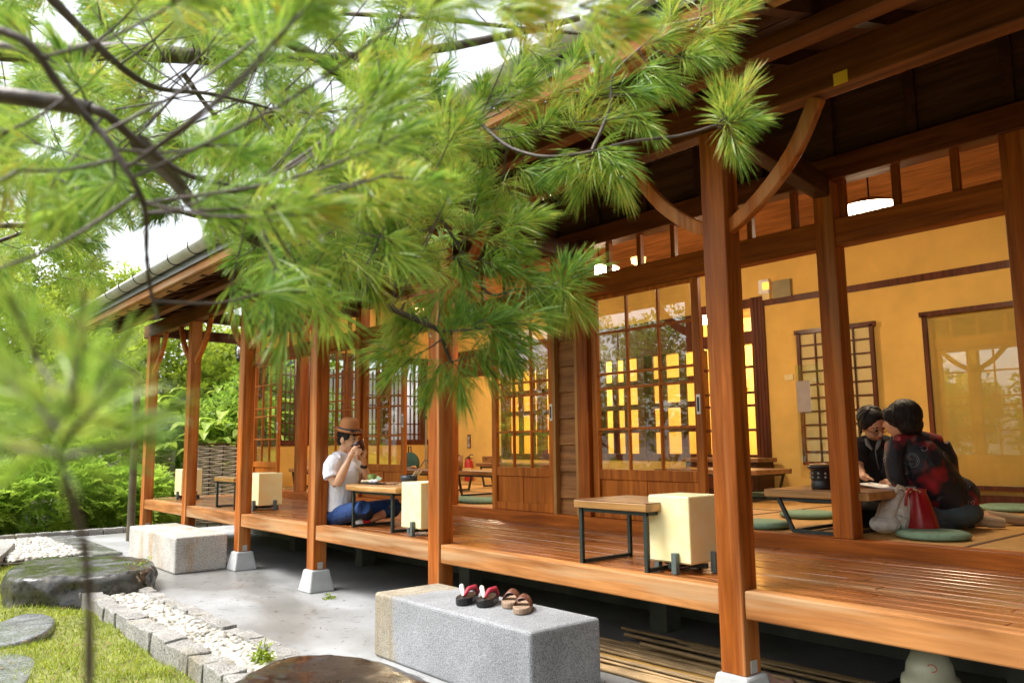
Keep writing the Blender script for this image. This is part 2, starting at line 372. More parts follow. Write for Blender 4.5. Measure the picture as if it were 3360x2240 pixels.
bw.build('boarded_wall', W_CEIL, house)
bt = MB().box(X1-.02, X1+.018, -1.5-6.45, -1.43-6.45, 3.69, 4.28).build('wall_batten', W_DARK, house)
for k in range(1, 35): repeat(bt, .645*k)
# roof boards, rafters, fascia, tiles, gutter
def slab(x0, x1, z0, z1, y0, y1): 
    b = MB(); b.add([(x0, y0, z0[0]), (x1, y0, z0[1]), (x1, y1, z0[1]), (x0, y1, z0[0]), (x0, y0, z1[0]), (x1, y0, z1[1]), (x1, y1, z1[1]), (x0, y1, z1[0])],
        [(0, 3, 2, 1), (4, 5, 6, 7), (0, 1, 5, 4), (1, 2, 6, 5), (2, 3, 7, 6), (3, 0, 4, 7)]); return b
def boards(x, xe, mat):
    rb = MB(); k = 0
    while x < xe-.01:
        x1 = min(x+.176, xe); dz = .006*(k % 2)
        q = slab(x, x1, (zroof(x)+dz, zroof(x1)+dz), (zroof(x)+.03, zroof(x1)+.03), YN, 14.62); rb.add(q.v, q.f); x += .172; k += 1
    rb.build('roof_boards', mat, house)
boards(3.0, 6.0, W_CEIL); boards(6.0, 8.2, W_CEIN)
slab(8.2, 14, (zroof(8.2), zroof(14)), (zroof(8.2)+.03, zroof(14)+.03), YN, 14.62).build('roof_boards', W_CEIN, house)
tl = slab(2.93, 8.2, (zroof(2.93)+.05, zroof(8.2)+.05), (zroof(2.93)+.14, zroof(8.2)+.14), YN, 14.72)
for y in np.arange(YN, 14.7, .3): tl.tube([(2.93, y, zroof(2.93)+.15), (8.2, y, zroof(8.2)+.15)], .05, 6)
TILE = plain('wet_grey_roof_tile', (.09, .09, .095), .3, var=.2, sc=6)
tl.build('roof_tiles', TILE, house)
slab(8.2, 14.2, (zroof(8.2)+.05, zroof(14.2)+.05), (zroof(8.2)+.14, zroof(14.2)+.14), YN, 14.72).build('roof_tiles', TILE, house)
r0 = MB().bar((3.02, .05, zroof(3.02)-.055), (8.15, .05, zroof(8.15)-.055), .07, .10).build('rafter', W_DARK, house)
for k in range(1, 25):
    c = r0.copy(); COL.objects.link(c); c.location.y += (k*.6)*U; c.parent = house
for k in range(1, 15):
    c = r0.copy(); COL.objects.link(c); c.location.y -= (k*.6)*U; c.parent = house
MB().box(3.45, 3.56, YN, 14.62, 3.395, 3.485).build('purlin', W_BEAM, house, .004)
fz = zroof(3.0)
MB().box(2.96, 3.005, YN, 14.64, fz-.06, fz+.10).build('fascia', W_EDGE, house, .004)
MB().box(3.008, 3.11, YN, 14.62, fz-.075, fz-.02).build('eave_batten', W_TRIM, house)
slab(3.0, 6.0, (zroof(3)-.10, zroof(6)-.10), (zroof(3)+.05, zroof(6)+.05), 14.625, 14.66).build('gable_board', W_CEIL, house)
gt = MB(); gy0, gy1 = YN, 14.75
arc_ = [(2.88+.085*math.cos(t), 3.66+.085*math.sin(t)) for t in [math.pi+math.pi*k/10 for k in range(11)]]
arci = [(2.88+.075*math.cos(t), 3.66+.075*math.sin(t)) for t in [2*math.pi-math.pi*k/10 for k in range(11)]]
pr_ = arc_ + arci; n = len(pr_)
gt.add([(p[0], gy0, p[1]) for p in pr_]+[(p[0], gy1, p[1]) for p in pr_], [(i, (i+1) % n, n+(i+1) % n, n+i) for i in range(n)]+[tuple(range(n)), tuple(reversed(range(n, 2*n)))], True)
gutter = gt.build('gutter', ZINC, house)
hk = MB().tube([(2.88+.092*math.cos(t), -5.9, 3.66+.092*math.sin(t)) for t in [math.pi*.9+1.2*math.pi*k/10 for k in range(11)]], .006, 5).build('gutter_hook', BLACK, gutter)
for k in range(1, 30): repeat(hk, .7*k, gutter)
dp = MB(); dp.box(2.79, 2.97, 14.66, 14.84, 3.42, 3.62)
pts = [(2.88, 14.75, 3.45), (2.88, 14.75, 3.20)]; A0 = on(262, 1120, y=14.75)
A1 = on(340, 1115, x=2.95)
dp.tube([(2.88, 14.75, 3.45), (2.88, 14.75, 3.3), (2.95, 14.76, 3.2), (3.85, 14.80, 2.78), (3.93, 14.80, 2.72), (3.95, 14.80, 2.6), (3.95, 14.80, G)], .062, 12)
dp.build('downpipe', PIPE, house)
pp = MB(); pp.tube([(6.02, 15.25, G), (6.02, 15.25, 3.2)], .075, 12)
tag(pp.build('drain_pole', PIPE), 'dark round pole standing at the far end of the veranda', 'pole')

# sliding doors on the veranda side
def door(y0, y1, handle=True, rows=(1.59, 2.00, 2.15, 2.57), cols=3, x=X1, open_=False):
    f = MB(); xa, xb = x+.0, x+.05; s = .085
    f.box(xa, xb, y0, y0+s, .712, 2.965); f.box(xa, xb, y1-s, y1, .712, 2.965)
    f.box(xa+.003, xb-.003, y0+s, y1-s, 1.09, 1.19); f.box(xa+.003, xb-.003, y0+s, y1-s, .712, .80); f.box(xa+.003, xb-.003, y0+s, y1-s, 2.925, 2.962)
    for z in rows: f.box(xa+.008, xb-.008, y0+s, y1-s, z-.0125, z+.0125)
    for c in range(1, cols):
        yc = y0+s+(y1-y0-2*s)*c/cols; f.box(xa+.006, xb-.01, yc-.0125, yc+.0125, 1.19, 2.925)
    o = f.build('door', W_DOOR, house, .003)
    p = MB(); nb = 4; w = (y1-y0-2*s)/nb
    for k in range(nb): p.box(xa+.018+(k % 2)*.008, xb-.012, y0+s+k*w+.002, y0+s+(k+1)*w-.002, .80, 1.09)
    p.build('door_panel', W_DOOR, o)
    MB().box(x+.024, x+.029, y0+s-.004, y1-s+.004, 1.186, 2.93).build('pane', GLASS, o)
    if handle:
        MB().box(xa-.006, xa+.002, y0+.018, y0+.062, 1.70, 1.88).build('handle', WHITE, o, .002)
        MB().box(xa-.0075, xa-.0055, y0+.029, y0+.051, 1.725, 1.855).build('handle_recess', BLACK, o)
    return o
door(13.46, 14.60); door(10.67, 11.76, False); door(9.36, 10.49); door(6.36, 7.44); door(4.40, 5.78)
# siding bay between the two near doors
sb = MB(); z = .60; 
while z < 2.96:
    sb.add([(X1+.02, 5.99, z), (X1+.05, 5.99, min(z+.285, 2.97)), (X1+.05, 6.31, min(z+.285, 2.97)), (X1+.02, 6.31, z), (X1+.07, 5.99, z), (X1+.07, 6.31, z), (X1+.07, 5.99, min(z+.285, 2.97)), (X1+.07, 6.31, min(z+.285, 2.97))],
           [(0, 1, 2, 3), (0, 3, 5, 4), (0, 4, 6, 1), (3, 2, 7, 5), (1, 6, 7, 2), (4, 5, 7, 6)]); z += .28
sb.box(X1+.07, X1+.09, 5.95, 6.37, .6, 2.97); sb.build('siding', W_SIDE, house)
for y in (5.955, 6.30): MB().box(X1-.035, X1+.03, y, y+.045, .60, 2.97).build('trim', W_TRIM, house, .003)
# room floor, walls
fl = MB(); fl.box(X1+.092, 12.6, YN, YE, .62, .70); fl.build('tatami_floor', TATAMI, house)
ed = MB()
for y in np.arange(-1.4, 14.6, 1.24): ed.box(X1+.1, 10.2, y, y+.035, .7, .7035)
for x in (7.9, 9.3):
    ed.box(x, x+.035, YN, 14.7, .7, .704)
ed.build('tatami_borders', plain('brown_tatami_border', (.12, .05, .02), .7), house)
# end wall with lattice windows
ew = MB(); ew.box(X1+.16, XB, YE, YE+.1, G, 1.50); ew.box(X1+.16, XB+2.3, YE, YE+.1, 3.32, 4.9); ew.box(10.02, XB+2.3, YE, YE+.1, G, 3.32)
ew.build('end_wall', PLASTER, house)
fr = MB()
for x in (6.13, 7.05, 7.98, 8.9, 9.86): fr.box(x, x+.13, YE-.02, YE+.12, 1.50, 3.30)
fr.box(6.13, 10.02, YE-.03, YE+.13, 1.47, 1.575); fr.box(6.13, 10.02, YE-.03, YE+.13, 3.22, 3.36)
fr.build('window_frame', W_FRAME, house, .004)
for k, x0 in enumerate((6.26, 7.18, 8.11, 9.03)):
    lt = MB(); x1 = (7.05, 7.98, 8.9, 9.86)[k]
    for z in (2.85, 2.52, 2.30, 1.91, 1.69): lt.box(x0, x1, YE+.01, YE+.035, z-.014, z+.014)
    for j in range(8):
        xx = x0+(j+.5)*(x1-x0)/8; lt.box(xx-.012-.012*(j % 3 == 0), xx+.012+.012*(j % 3 == 0), YE+.04, YE+.07, 1.57, 3.22 if j % 3 == 0 else 3.02)
    lt.build('window_lattice', W_FRAME, house)
# back wall: plaster with an inner lattice screen and window
bwl = MB()
bwl.box(XB, XB+.1, 12.5, YE, .7, 2.88); bwl.box(XB, XB+.1, YN, 6.44, .7, 5.2); bwl.box(XB, XB+.1, 7.62, YE, 3.46, 5.2); bwl.box(XB, XB+.1, 6.44, 7.62, 3.56, 5.2)
bwl.box(XB, XB+.1, 6.66, 12.5, .7, 1.18)
bwl.build('back_wall', PLASTER, house)
bf = MB(); bf.box(XB-.03, XB+.12, 7.62, YE, 2.88, 3.455)
for y in (12.38, 11.3, 10.2, 9.85, 8.75, 7.56): bf.box(XB-.03, XB+.12, y, y+.16, 1.18, 2.88)
bf.box(XB-.02, XB+.1, 7.6, 12.5, 1.16, 1.27); bf.build('screen_frame', W_FRAME, house, .004)
sc = MB()
for z in (1.66, 2.05, 2.45): sc.box(XB+.02, XB+.05, 7.6, 12.4, z-.045, z+.045)
for y in (7.95, 8.35, 8.62, 9.15, 9.42, 9.70, 10.6, 10.95, 11.6, 11.95): sc.box(XB+.05, XB+.08, y, y+.13, 1.27, 2.88)
sc.build('screen_lattice', W_FRAME, house)
wr = MB(); wr.box(XB-.04, XB+.13, 6.44, 6.66, .7, 3.57); wr.box(XB-.03, XB+.12, 6.66, 7.56, 2.89, 3.08); wr.box(XB-.03, XB+.12, 6.66, 7.62, 3.42, 3.56); wr.box(XB-.03, XB+.12, 6.66, 7.56, 1.16, 1.26)
for y in (6.47, 6.53, 6.59): wr.box(XB-.055, XB-.04, y, y+.02, .7, 3.56)
for z in (1.62, 1.98, 2.17, 2.55): wr.box(XB+.0, XB+.04, 6.66, 7.56, z-.02, z+.02)
wr.box(XB+.0, XB+.04, 7.2, 7.3, 1.26, 2.89)
wr.build('window_frame', W_FRAME, house, .004)
MB().box(XB-.025, XB-.001, YN, 6.44, 3.42, 3.51).build('wall_rail', W_FRAME, house)
MB().box(XB-.05, XB-.001, YN, 6.44, .70, .80).build('skirting', W_FRAME, house)
# the lit room behind the back wall
lr = MB(); lr.box(12.6, 12.7, YN, YE, .6, 5.0); lr.build('lit_room_wall', PLASTER2, house)
lr = MB(); lr.box(XB+.1, 12.6, 6.20, 6.30, .6, 4.6); lr.build('lit_room_wall', PLASTER2, house)
lr = MB(); lr.box(XB+.12, 12.6, 6.3, YE, 3.9, 3.95); lr.build('lit_room_ceiling', W_CEIL, house)
MB().box(X1+.15, XB, YN-.1, YN, .6, 5).build('side_wall', PLASTER, house)

# shoji panel and glazed frame hung on the back wall
def hung(name, label, cat, y0, y1, z0, z1, pane, rows, cols, mat):
    t = thing(name, label, cat, (XB-.05, (y0+y1)/2, z0))
    f = MB(); x = XB-.075
    f.box(x, XB-.03, y0, y0+.05, z0, z1); f.box(x, XB-.03, y1-.05, y1, z0, z1); f.box(x, XB-.03, y0-.03, y1+.03, z1-.02, z1+.04); f.box(x, XB-.03, y0+.05, y1-.05, z0, z0+.05)
    for k in range(1, rows): z = z0+(z1-z0)*k/rows; f.box(x+.01, XB-.04, y0+.05, y1-.05, z-.01, z+.01)
    for k in range(1, cols): y = y0+(y1-y0)*k/cols; f.box(x+.008, XB-.045, y-.01, y+.01, z0+.05, z1-.02)
    f.build('frame', W_FRAME, t); MB().box(XB-.045, XB-.035, y0+.04, y1-.04, z0+.04, z1-.03).build('panel', pane, t)
    return t
hung('shoji_screen', 'square-gridded shoji paper screen on the yellow wall behind the two women', 'screen', 4.83, 5.92, 1.12, 2.95, SHOJI, 10, 4, None)
gl2 = MB()
gp = hung('glass_panel', 'large dark-edged glass panel on the yellow wall right of the women', 'panel', 2.2, 4.21, .86, 2.98, GLASS, 1, 1, None)

# ------------------------------------------------------------------ lamps
def pendant(name, label, x, y, z, r, power, cord=4.8):
    t = thing(name, label, 'ceiling lamp', (x, y, z))
    MB().lathe([(0, z-.07), (r*.7, z-.065), (r*.98, z-.02), (r, z)], (x, y, 0), 32).build('diffuser', LAMP, t)
    MB().lathe([(r*1.02, z), (r*1.02, z+.012), (r*.6, z+.07), (.05, z+.10), (0, z+.10)], (x, y, 0), 32).build('lamp_shade', plain('pale_lamp_metal', (.5, .42, .3), .5, bmp=0), t)
    MB().tube([(x, y, z+.1), (x, y, cord)], .008, 6).build('cord', BLACK, t)
    ld = bpy.data.lights.new('lamp_light', 'POINT'); ld.energy = power; ld.color = (1, .77, .48); ld.shadow_soft_size = r*U*.8
    lo = bpy.data.objects.new('lamp_light', ld); COL.objects.link(lo); lo.parent = t; lo.location = (0, 0, -.16)
    return t
pendant('pendant_lamp', 'round glowing ceiling lamp above the two women', 7.65, 3.56, 3.72, .29, 17)
pendant('pendant_lamp', 'round glowing ceiling lamp seen through the transom left of the tall front post', 7.45, 7.05, 3.70, .26, 28)
pendant('pendant_lamp', 'round ceiling lamp in the far left room', 8.3, 11.9, 3.60, .24, 36)
pendant('pendant_lamp', 'round ceiling lamp in the back room behind the lattice screen', 11.4, 8.2, 3.55, .24, 62, 3.9)
pendant('pendant_lamp', 'round ceiling lamp at the far end of the back room', 11.4, 12.6, 3.55, .24, 60, 3.9)
t = thing('ceiling_light', 'small cream bulb fitting below the roof boards', 'ceiling light', (7.9, 6.85, 3.95))
bp = on(2095, 858, x=7.9)
MB().lathe([(0, -.09), (.05, -.09), (.05, -.03), (.09, -.02), (.1, .05), (0, .06)], bp, 20).build('lamp_bowl', plain('warm_bulb', (.8, .6, .25), .4, emit=(1, .6, .15), es=1.2, bmp=0), t)
MB().tube([bp+Vector((0, 0, .05)), (bp.x, bp.y, 4.8)], .008, 6).build('cord', BLACK, t)
for px, lb in ((1371, 'left'), (1396, 'right')):
    p = on(px, 1021, x=8.2)
    t = thing('wall_lantern', 'tiny glowing lantern seen through the transom, %s one of the pair' % lb, 'lantern', p)
    MB().box(p.x-.03, p.x+.03, p.y-.035, p.y+.035, p.z-.06, p.z+.06).build('lamp_glass', plain('amber_lit_glass', (.9, .6, .3), .5, emit=(1, .55, .2), es=6, bmp=0), t)
    c = MB(); c.box(p.x-.04, p.x+.04, p.y-.045, p.y+.045, p.z+.06, p.z+.075); c.box(p.x-.04, p.x+.04, p.y-.045, p.y+.045, p.z-.075, p.z-.06); c.build('cap', BLACK, t)
    MB().tube([(p.x, p.y, p.z+.07), (p.x, p.y, 4.7)], .006, 5).build('cord', BLACK, t)
# caged lantern hanging near the far post
p = on(790, 1165, x=6.05); t = thing('cage_lantern', 'small round lantern in a dark wire cage hanging by the far pole', 'lantern', p)
MB().lathe([(0, -.02), (.07, -.02), (.085, .08), (.07, .16), (0, .18)], p, 16).build('glass_globe', WHITE, t)
c = MB()
for k in range(8):
    a = k*math.pi/4; c.tube([(p.x+r_*math.cos(a), p.y+r_*math.sin(a), p.z+z_) for r_, z_ in ((.02, .22), (.09, .18), (.105, .08), (.09, -.02))], .007, 5)
for z_ in (.0, .08, .16): c.tube([(p.x+.105*math.cos(q*math.pi/8), p.y+.105*math.sin(q*math.pi/8), p.z+z_) for q in range(17)], .006, 5)
c.lathe([(0, -.13), (.07, -.13), (.095, -.02), (.0, -.02)], p, 16); c.build('cage', BLACK, t)
MB().tube([p+Vector((0, 0, .2)), (p.x, p.y, 3.45)], .006, 5).build('cord', BLACK, t)

# ------------------------------------------------------------------ deck lanterns
def deck_lantern(x, y, label, rz=0):
    t = thing('floor_lantern', label, 'lantern', (x, y, .60), 'cube lanterns along the veranda edge')
    MB().box(x-.17, x+.17, y-.17, y+.17, .665, 1.10).build('lamp_shade', LANT, t, .008, 2)
    e = MB()
    for dx, dy in ((-.1705, 0), (.1705, 0)): e.box(x+dx-.0015, x+dx+.0015, y-.165, y+.165, .672, .675)
    e.build('seam', CUSH_D, t)
    f = MB(); f.bar((x-.17, y, .645), (x+.17, y, .645), .03, .03); f.bar((x, y-.17, .644), (x, y+.17, .644), .03, .03)
    f.tube([(x+.05, y-.05, .65), (x+.07, y-.06, .607), (x+.2, y+.02, .606), (x+.3, y+.3, .606)], .006, 5)
    f.build('base_frame', STEEL, t)
    for dx, dy in ((-.188, -.06), (.188, .06), (-.06, .188), (.06, -.188)):
        MB().box(x+dx-.02, x+dx+.02, y+dy-.02, y+dy+.02, .601, .735).build('leg', STEEL_G, t, .002)
    t.rotation_euler.z = rz
    return t
L0 = deck_lantern(4.43, 3.46, 'large cream cube lantern at the table left of the tall front post')
for x, y, lb in ((4.42, 6.56, 'cream cube lantern beside the table of the person in the hat'), (4.58, 10.72, 'cream cube lantern between the third and fourth posts, left of the person in the hat'), (4.62, 14.0, 'farthest small cream cube lantern near the end of the veranda')):
    copy_tree(L0, (x, y, .60), label=lb)

# ------------------------------------------------------------------ tables
def frame_table(name, label, x0, x1, y0, y1, z, zf=.60, th=.055, mat=W_TABLE, splay=0, cat='table', group=None, inset=.04, edge=None):
    t = thing(name, label, cat, ((x0+x1)/2, (y0+y1)/2, zf), group)
    MB().box(x0, x1, y0, y1, z-th, z).build('table_top', mat, t, .006, 2)
    if edge: MB().box(x0+.001, x1-.001, y0+.001, y1-.001, z-.0, z+.003).build('table_surface', edge, t)
    r = .013
    for y, s in ((y0+inset, -1), (y1-inset, 1)):
        b = MB(); ys = y - s*splay
        b.bar((x0+.03, y, z-th-r), (x1-.03, y, z-th-r), 2*r, 2*r)
        b.bar((x0+.04, y, z-th), (x0+.04, ys, zf+.002), 2*r, 2*r); b.bar((x1-.04, y, z-th), (x1-.04, ys, zf+.002), 2*r, 2*r)
        b.bar((x0+.04, ys, zf+r+.004), (x1-.04, ys, zf+r+.004), 2*r, 2*r)
        b.build('leg', STEEL, t)
    b = MB(); b.bar((x0+.05, y0+inset, z-th-r-.001), (x0+.05, y1-inset, z-th-r-.001), 2*r, 2*r); b.bar((x1-.05, y0+inset, z-th-r-.001), (x1-.05, y1-inset, z-th-r-.001), 2*r, 2*r)
    b.build('rail', STEEL, t)
    return t
frame_table('side_table', 'square pine side table beside the large front lantern', 4.11, 4.70, 3.52, 4.20, 1.05, edge=W_TABR)
TP = thing('low_table', 'slab table of raw edged wood in front of the person in the hat', 'table', (4.5, 7.3, .60))
tp = MB(); pl = [(4.20, 6.75), (4.86, 6.75), (4.90, 7.5), (4.86, 7.86), (4.70, 7.98), (4.45, 7.98), (4.28, 7.90), (4.20, 7.75), (4.16, 7.3)]
tp.prism(pl, .985, 1.045); tp.build('table_top', W_TABLE, TP, .012, 2)
for y in (6.9, 7.68):
    b = MB()
    for x in (4.26, 4.74): b.bar((x, y, .98), (x, y, .60), .028, .028)
    b.bar((4.26, y, .615), (4.74, y, .615), .026, .026); b.bar((4.26, y, .97), (4.74, y, .97), .026, .026); b.build('leg', STEEL, TP)
MB().bar((4.27, 6.9, .968), (4.27, 7.68, .968), .026, .026).build('rail', STEEL, TP)
frame_table('side_table', 'pale topped side table half hidden by the third veranda post', 4.22, 4.78, 10.95, 11.70, 1.03)
T2 = frame_table('low_table', 'long low table with splayed steel legs inside the room by the two women', 6.02, 6.98, 2.96, 3.86, 1.05, .704, .06, W_TABLE, .0, inset=.14, edge=W_TABR)
for c in T2.children:
    if c.name.startswith('leg'): bpy.data.objects.remove(c)
for y, s in ((3.76, 1), (3.06, -1)):
    b = MB()
    for x in (6.07, 6.90): b.bar((x, y, .99), (x, y-s*.13, .72), .028, .028)
    b.bar((6.07, y-s*.13, .722), (6.90, y-s*.13, .722), .026, .026); b.build('leg', STEEL, T2)
MB().bar((6.07, 3.63, .722), (6.07, 3.19, .722), .026, .026).build('foot_rail', STEEL, T2)
def v_table(label, x0, x1, y0, y1, z, mat=W_TABLE):
    return frame_table('low_table', label, x0, x1, y0, y1, z, .704, .06, mat, .10, inset=.10)
v_table('low pine table just inside the opening right of the second front post', 7.0, 7.7, 8.1, 9.7, 1.08)
v_table('brown low table further back near the red extinguishers', 8.9, 9.6, 9.9, 11.6, 1.12, W_TABR)
v_table('low table in the dark room behind the open door, with backpack beyond', 7.3, 8.1, 10.5, 11.9, 1.05, W_TABR)
v_table('low table carrying a round basket in the farthest open bay', 6.5, 7.1, 13.2, 14.2, 1.05)
v_table('low table behind the women at the back wall', 8.6, 9.4, 5.6, 7.2, 1.10, W_TABR)

# ------------------------------------------------------------------ cushions
def cushion(label, x, y, r, mat=CUSH, z=.702, h=.06):
    o = MB().lathe([(0, 0), (r*.9, .004), (r, .02), (r*.985, h*.7), (r*.85, h*.95), (r*.4, h), (0, h*.93)], (x, y, z), 36).build('floor_cushion', mat)
    return tag(o, label, 'cushion', 'round floor cushions')
def cush_px(label, px, py, r, mat=CUSH):
    p = on(px, py, z=.72); cushion(label, p.x, p.y, r, mat)
cush_px('round sage floor cushion in front of the red bag', 3062, 1757, .26)
cush_px('round sage cushion just left of the low table leg, by the sill', 2490, 1722, .27)
cush_px('round sage cushion under the low table beyond the sill', 2652, 1690, .27)
cush_px('round sage cushion by the dark cabinet in the back of the room', 2478, 1625, .34)
cush_px('round cushion at the back right behind the stockinged feet', 3330, 1668, .34, CUSH)
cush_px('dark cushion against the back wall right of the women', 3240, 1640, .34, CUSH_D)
cush_px('sage cushion inside the opening right of the second front post', 1590, 1643, .30)
cush_px('sage cushion partly hidden by the second front post', 1500, 1640, .30)
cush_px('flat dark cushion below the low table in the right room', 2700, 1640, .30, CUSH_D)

# ------------------------------------------------------------------ things on the tables and in the rooms
def lath(name, label, cat, prof, c, mat, n=24):
    return tag(MB().lathe(prof, c, n).build(name, mat), label, cat)
# table stove
c = Vector((6.33, 3.50, 1.054)); t = thing('table_stove', 'black pierced cast stove with wooden lid on the low table', 'stove', c)
MB().lathe([(0, 0), (.085, 0), (.09, .01), (.09, .06), (.085, .065), (.088, .07), (.088, .15), (.10, .165), (.115, .175), (.115, .19), (0, .19)], c, 32).build('body', BLACK, t)
MB().lathe([(0, .19), (.095, .19), (.097, .205), (0, .21)], c, 32).build('lid', W_TABLE, t)
h = MB()
for k in range(10):
    a = k*math.pi/5+.2
    for z_ in (.095, .128): h.ell(c+Vector((.087*math.cos(a), .087*math.sin(a), z_)), (.011, .011, .011), n=8, k=6)
h.build('vent_holes', plain('vent_hole_grey', (.25, .26, .26), .8, bmp=0), t)
c = Vector((6.40, 3.28, 1.054)); t = thing('menu_stand', 'upright clear menu stand beside the black stove', 'menu stand', c)
MB().box(c.x-.07, c.x+.07, c.y-.003, c.y+.003, c.z+.004, c.z+.20).build('sheet', W_FRAME, t); MB().box(c.x-.08, c.x+.08, c.y-.04, c.y+.04, c.z, c.z+.005).build('base', GLASS, t)
t = thing('menu_book', 'open white menu lying on the low table before the women', 'menu', (6.75, 3.15, 1.055))
MB().box(6.62, 6.90, 2.98, 3.16, 1.055, 1.064).build('page', PAPER, t); MB().bar((6.76, 3.165, 1.06), (6.76, 3.36, 1.085), .28, .006).build('page', PAPER, t)
# food on the person's table
c = Vector((4.42, 7.60, 1.046)); t = thing('food_plate', 'long black plate of small cakes on the raw edged table', 'plate', c)
MB().box(c.x-.07, c.x+.07, c.y-.20, c.y+.14, c.z, c.z+.014).build('plate', BLACK, t, .004)
f = MB()
for k, (dx, dy) in enumerate(((-.03, .05), (.0, .08), (.02, .03), (-.02, .0), (.03, .06), (-.04, .10))): f.ell(c+Vector((dx, dy, .028)), (.024, .024, .016), n=10, k=6)
f.build('cakes', plain('pale_dumpling', (.72, .62, .42), .6), t)
f = MB()
for dx, dy in ((0, -.10), (.03, -.07), (-.02, -.06)): f.ell(c+Vector((dx, dy, .032)), (.034, .034, .022), n=10, k=6)
f.build('rice_cakes', WHITE, t)
lf = MB(); lf.add([c+Vector(q) for q in ((.02, -.02, .015), (.07, -.06, .075), (.05, -.15, .06), (-.01, -.10, .02), (.03, -.08, .09))], [(0, 1, 4), (1, 2, 4), (2, 3, 4), (3, 0, 4)]); lf.build('leaf', plain('bamboo_leaf_green', (.05, .16, .03), .4), t)
lath('bamboo_cup', 'green bamboo cup standing behind the plate of cakes', 'cup', [(0, 0), (.045, 0), (.047, .10), (.038, .10), (.036, .02), (0, .02)], (4.50, 7.72, 1.046), plain('green_bamboo', (.20, .30, .06), .4, var=.4, sc=12))
lath('dark_bowl', 'dark ringed pot with small sticks near the cream lantern', 'bowl', [(0, 0), (.07, 0), (.085, .03), (.083, .05), (.088, .055), (.088, .10), (.075, .105), (.07, .03), (0, .03)], (4.50, 6.98, 1.046), plain('blue_black_glaze', (.03, .04, .05), .35, bmp=0), 32)
t = MB(); 
for a in (.2, .5, .9): t.tube([(4.50+.02*a, 6.98, 1.08), (4.53+.07*a, 6.93-.04*a, 1.19)], .010, 6)
tag(t.build('snack_sticks', plain('baked_stick', (.55, .38, .18), .6)), 'bundle of baked sticks standing in the dark pot', 'snack')
b = MB()
for k in range(4): b.bar((4.36+.02*k, 7.28-.05*k, 1.052), (4.50-.02*k, 7.20-.04*k, 1.056+.006*k), .014, .006)
tag(b.build('tea_tongs', plain('dark_lacquer_wood', (.10, .03, .02), .35)), 'dark wooden tea tools lying at the middle of the raw edged table', 'tea tools')
# extinguishers and their signs
RED = plain('extinguisher_red', (.45, .02, .015), .3, bmp=0, coat=.3)
for px, lb, lb2 in ((1495, 'red fire extinguisher beside the post, left of the pair', 'dark vertical extinguisher sign, left of the pair'), (1538, 'red fire extinguisher standing right of the other one', 'dark vertical extinguisher sign, right of the pair')):
    p = on(px, 1548, x=XB-.12); p.z = .705
    t = thing('fire_extinguisher', lb, 'fire extinguisher', p, 'fire extinguishers at the yellow wall')
    MB().lathe([(0, 0), (.088, 0), (.09, .01), (.09, .36), (.075, .42), (.03, .46), (0, .46)], p, 20).build('cylinder', RED, t)
    v = MB(); v.lathe([(0, .45), (.025, .45), (.028, .50), (0, .51)], p, 12); v.tube([p+Vector((0, 0, .49)), p+Vector((.0, -.06, .54)), p+Vector((0, -.15, .53))], .010, 6); v.tube([p+Vector((0, 0, .47)), p+Vector((.0, -.13, .46))], .009, 6)
    v.tube([p+Vector((0, 0, .49)), p+Vector((0, .09, .47)), p+Vector((0, .12, .36)), p+Vector((0, .10, .15))], .012, 6); v.build('valve', BLACK, t)
    MB().lathe([(.0915, .14), (.0915, .27)], p, 20).build('label_band', plain('extinguisher_label', (.75, .55, .3), .6, bmp=0), t)
    q = on(px, 1447, x=XB-.02); t = thing('extinguisher_sign', lb2, 'sign', q, 'extinguisher signs')
    MB().box(XB-.02, XB-.002, q.y-.05, q.y+.05, q.z-.14, q.z+.14).build('board', plain('sign_brown', (.08, .03, .02), .5, bmp=0), t)
    for k, ch in enumerate('滅火器'):
        fc = bpy.data.curves.new('sign_character', 'FONT'); fc.body = ch; fc.size = .085*U; fc.align_x = 'CENTER'; fc.extrude = .0005
        fo = bpy.data.objects.new('sign_character', fc); COL.objects.link(fo); fo.parent = t
        fo.location = Vector((XB-.023-q.x, 0, .045-.08*k))*U; fo.rotation_euler = (R(90), 0, R(-90)); fc.materials.append(WHITE); to_mesh(fo)
# backpack, glass, spoon, tripod
c = on(1345, 1530, x=8.9); c.z = 1.12
t = thing('backpack', 'dark green backpack in the room behind the open door', 'backpack', c)
MB().ell(c+Vector((0, 0, -.03)), (.16, .27, .23)).ell(c+Vector((-.08, 0, -.12)), (.12, .22, .13)).build('bag', plain('dark_teal_cloth', (.02, .07, .06), .8), t, remesh=.012, smooth=3)
MB().tube([c+Vector((0, .06, .16)), c+Vector((0, .05, .30)), c+Vector((0, -.03, .31)), c+Vector((0, -.05, .16))], .015, 6).build('strap', BLACK, t)
p = on(1397, 1560, x=7.9); t = thing('tripod', 'slim silver tripod with a clamp seen left of the second front post', 'tripod', (p.x, p.y, 1.05))
MB().tube([(p.x, p.y, 1.05), (p.x, p.y, 2.0)], .016, 8).build('pole', plain('silver_metal', (.5, .5, .5), .3, .8, bmp=0), t)
for a in (0, 2.1, 4.2): MB().tube([(p.x, p.y, 1.22), (p.x+.12*math.cos(a), p.y+.12*math.sin(a), 1.056)], .009, 6).build('leg', STEEL_G, t)
MB().tube([(p.x, p.y, 1.9), (p.x, p.y+.03, 2.03), (p.x, p.y, 2.16)], .03, 8).box(p.x-.04, p.x+.04, p.y-.06, p.y+.09, 2.12, 2.2).build('clamp', BLACK, t)
lath('drinking_glass', 'clear glass on the table near the silver tripod', 'glass', [(0, 0), (.04, 0), (.05, .14), (.046, .14), (.037, .01), (0, .01)], (7.55, 11.0, 1.054), GLASS)
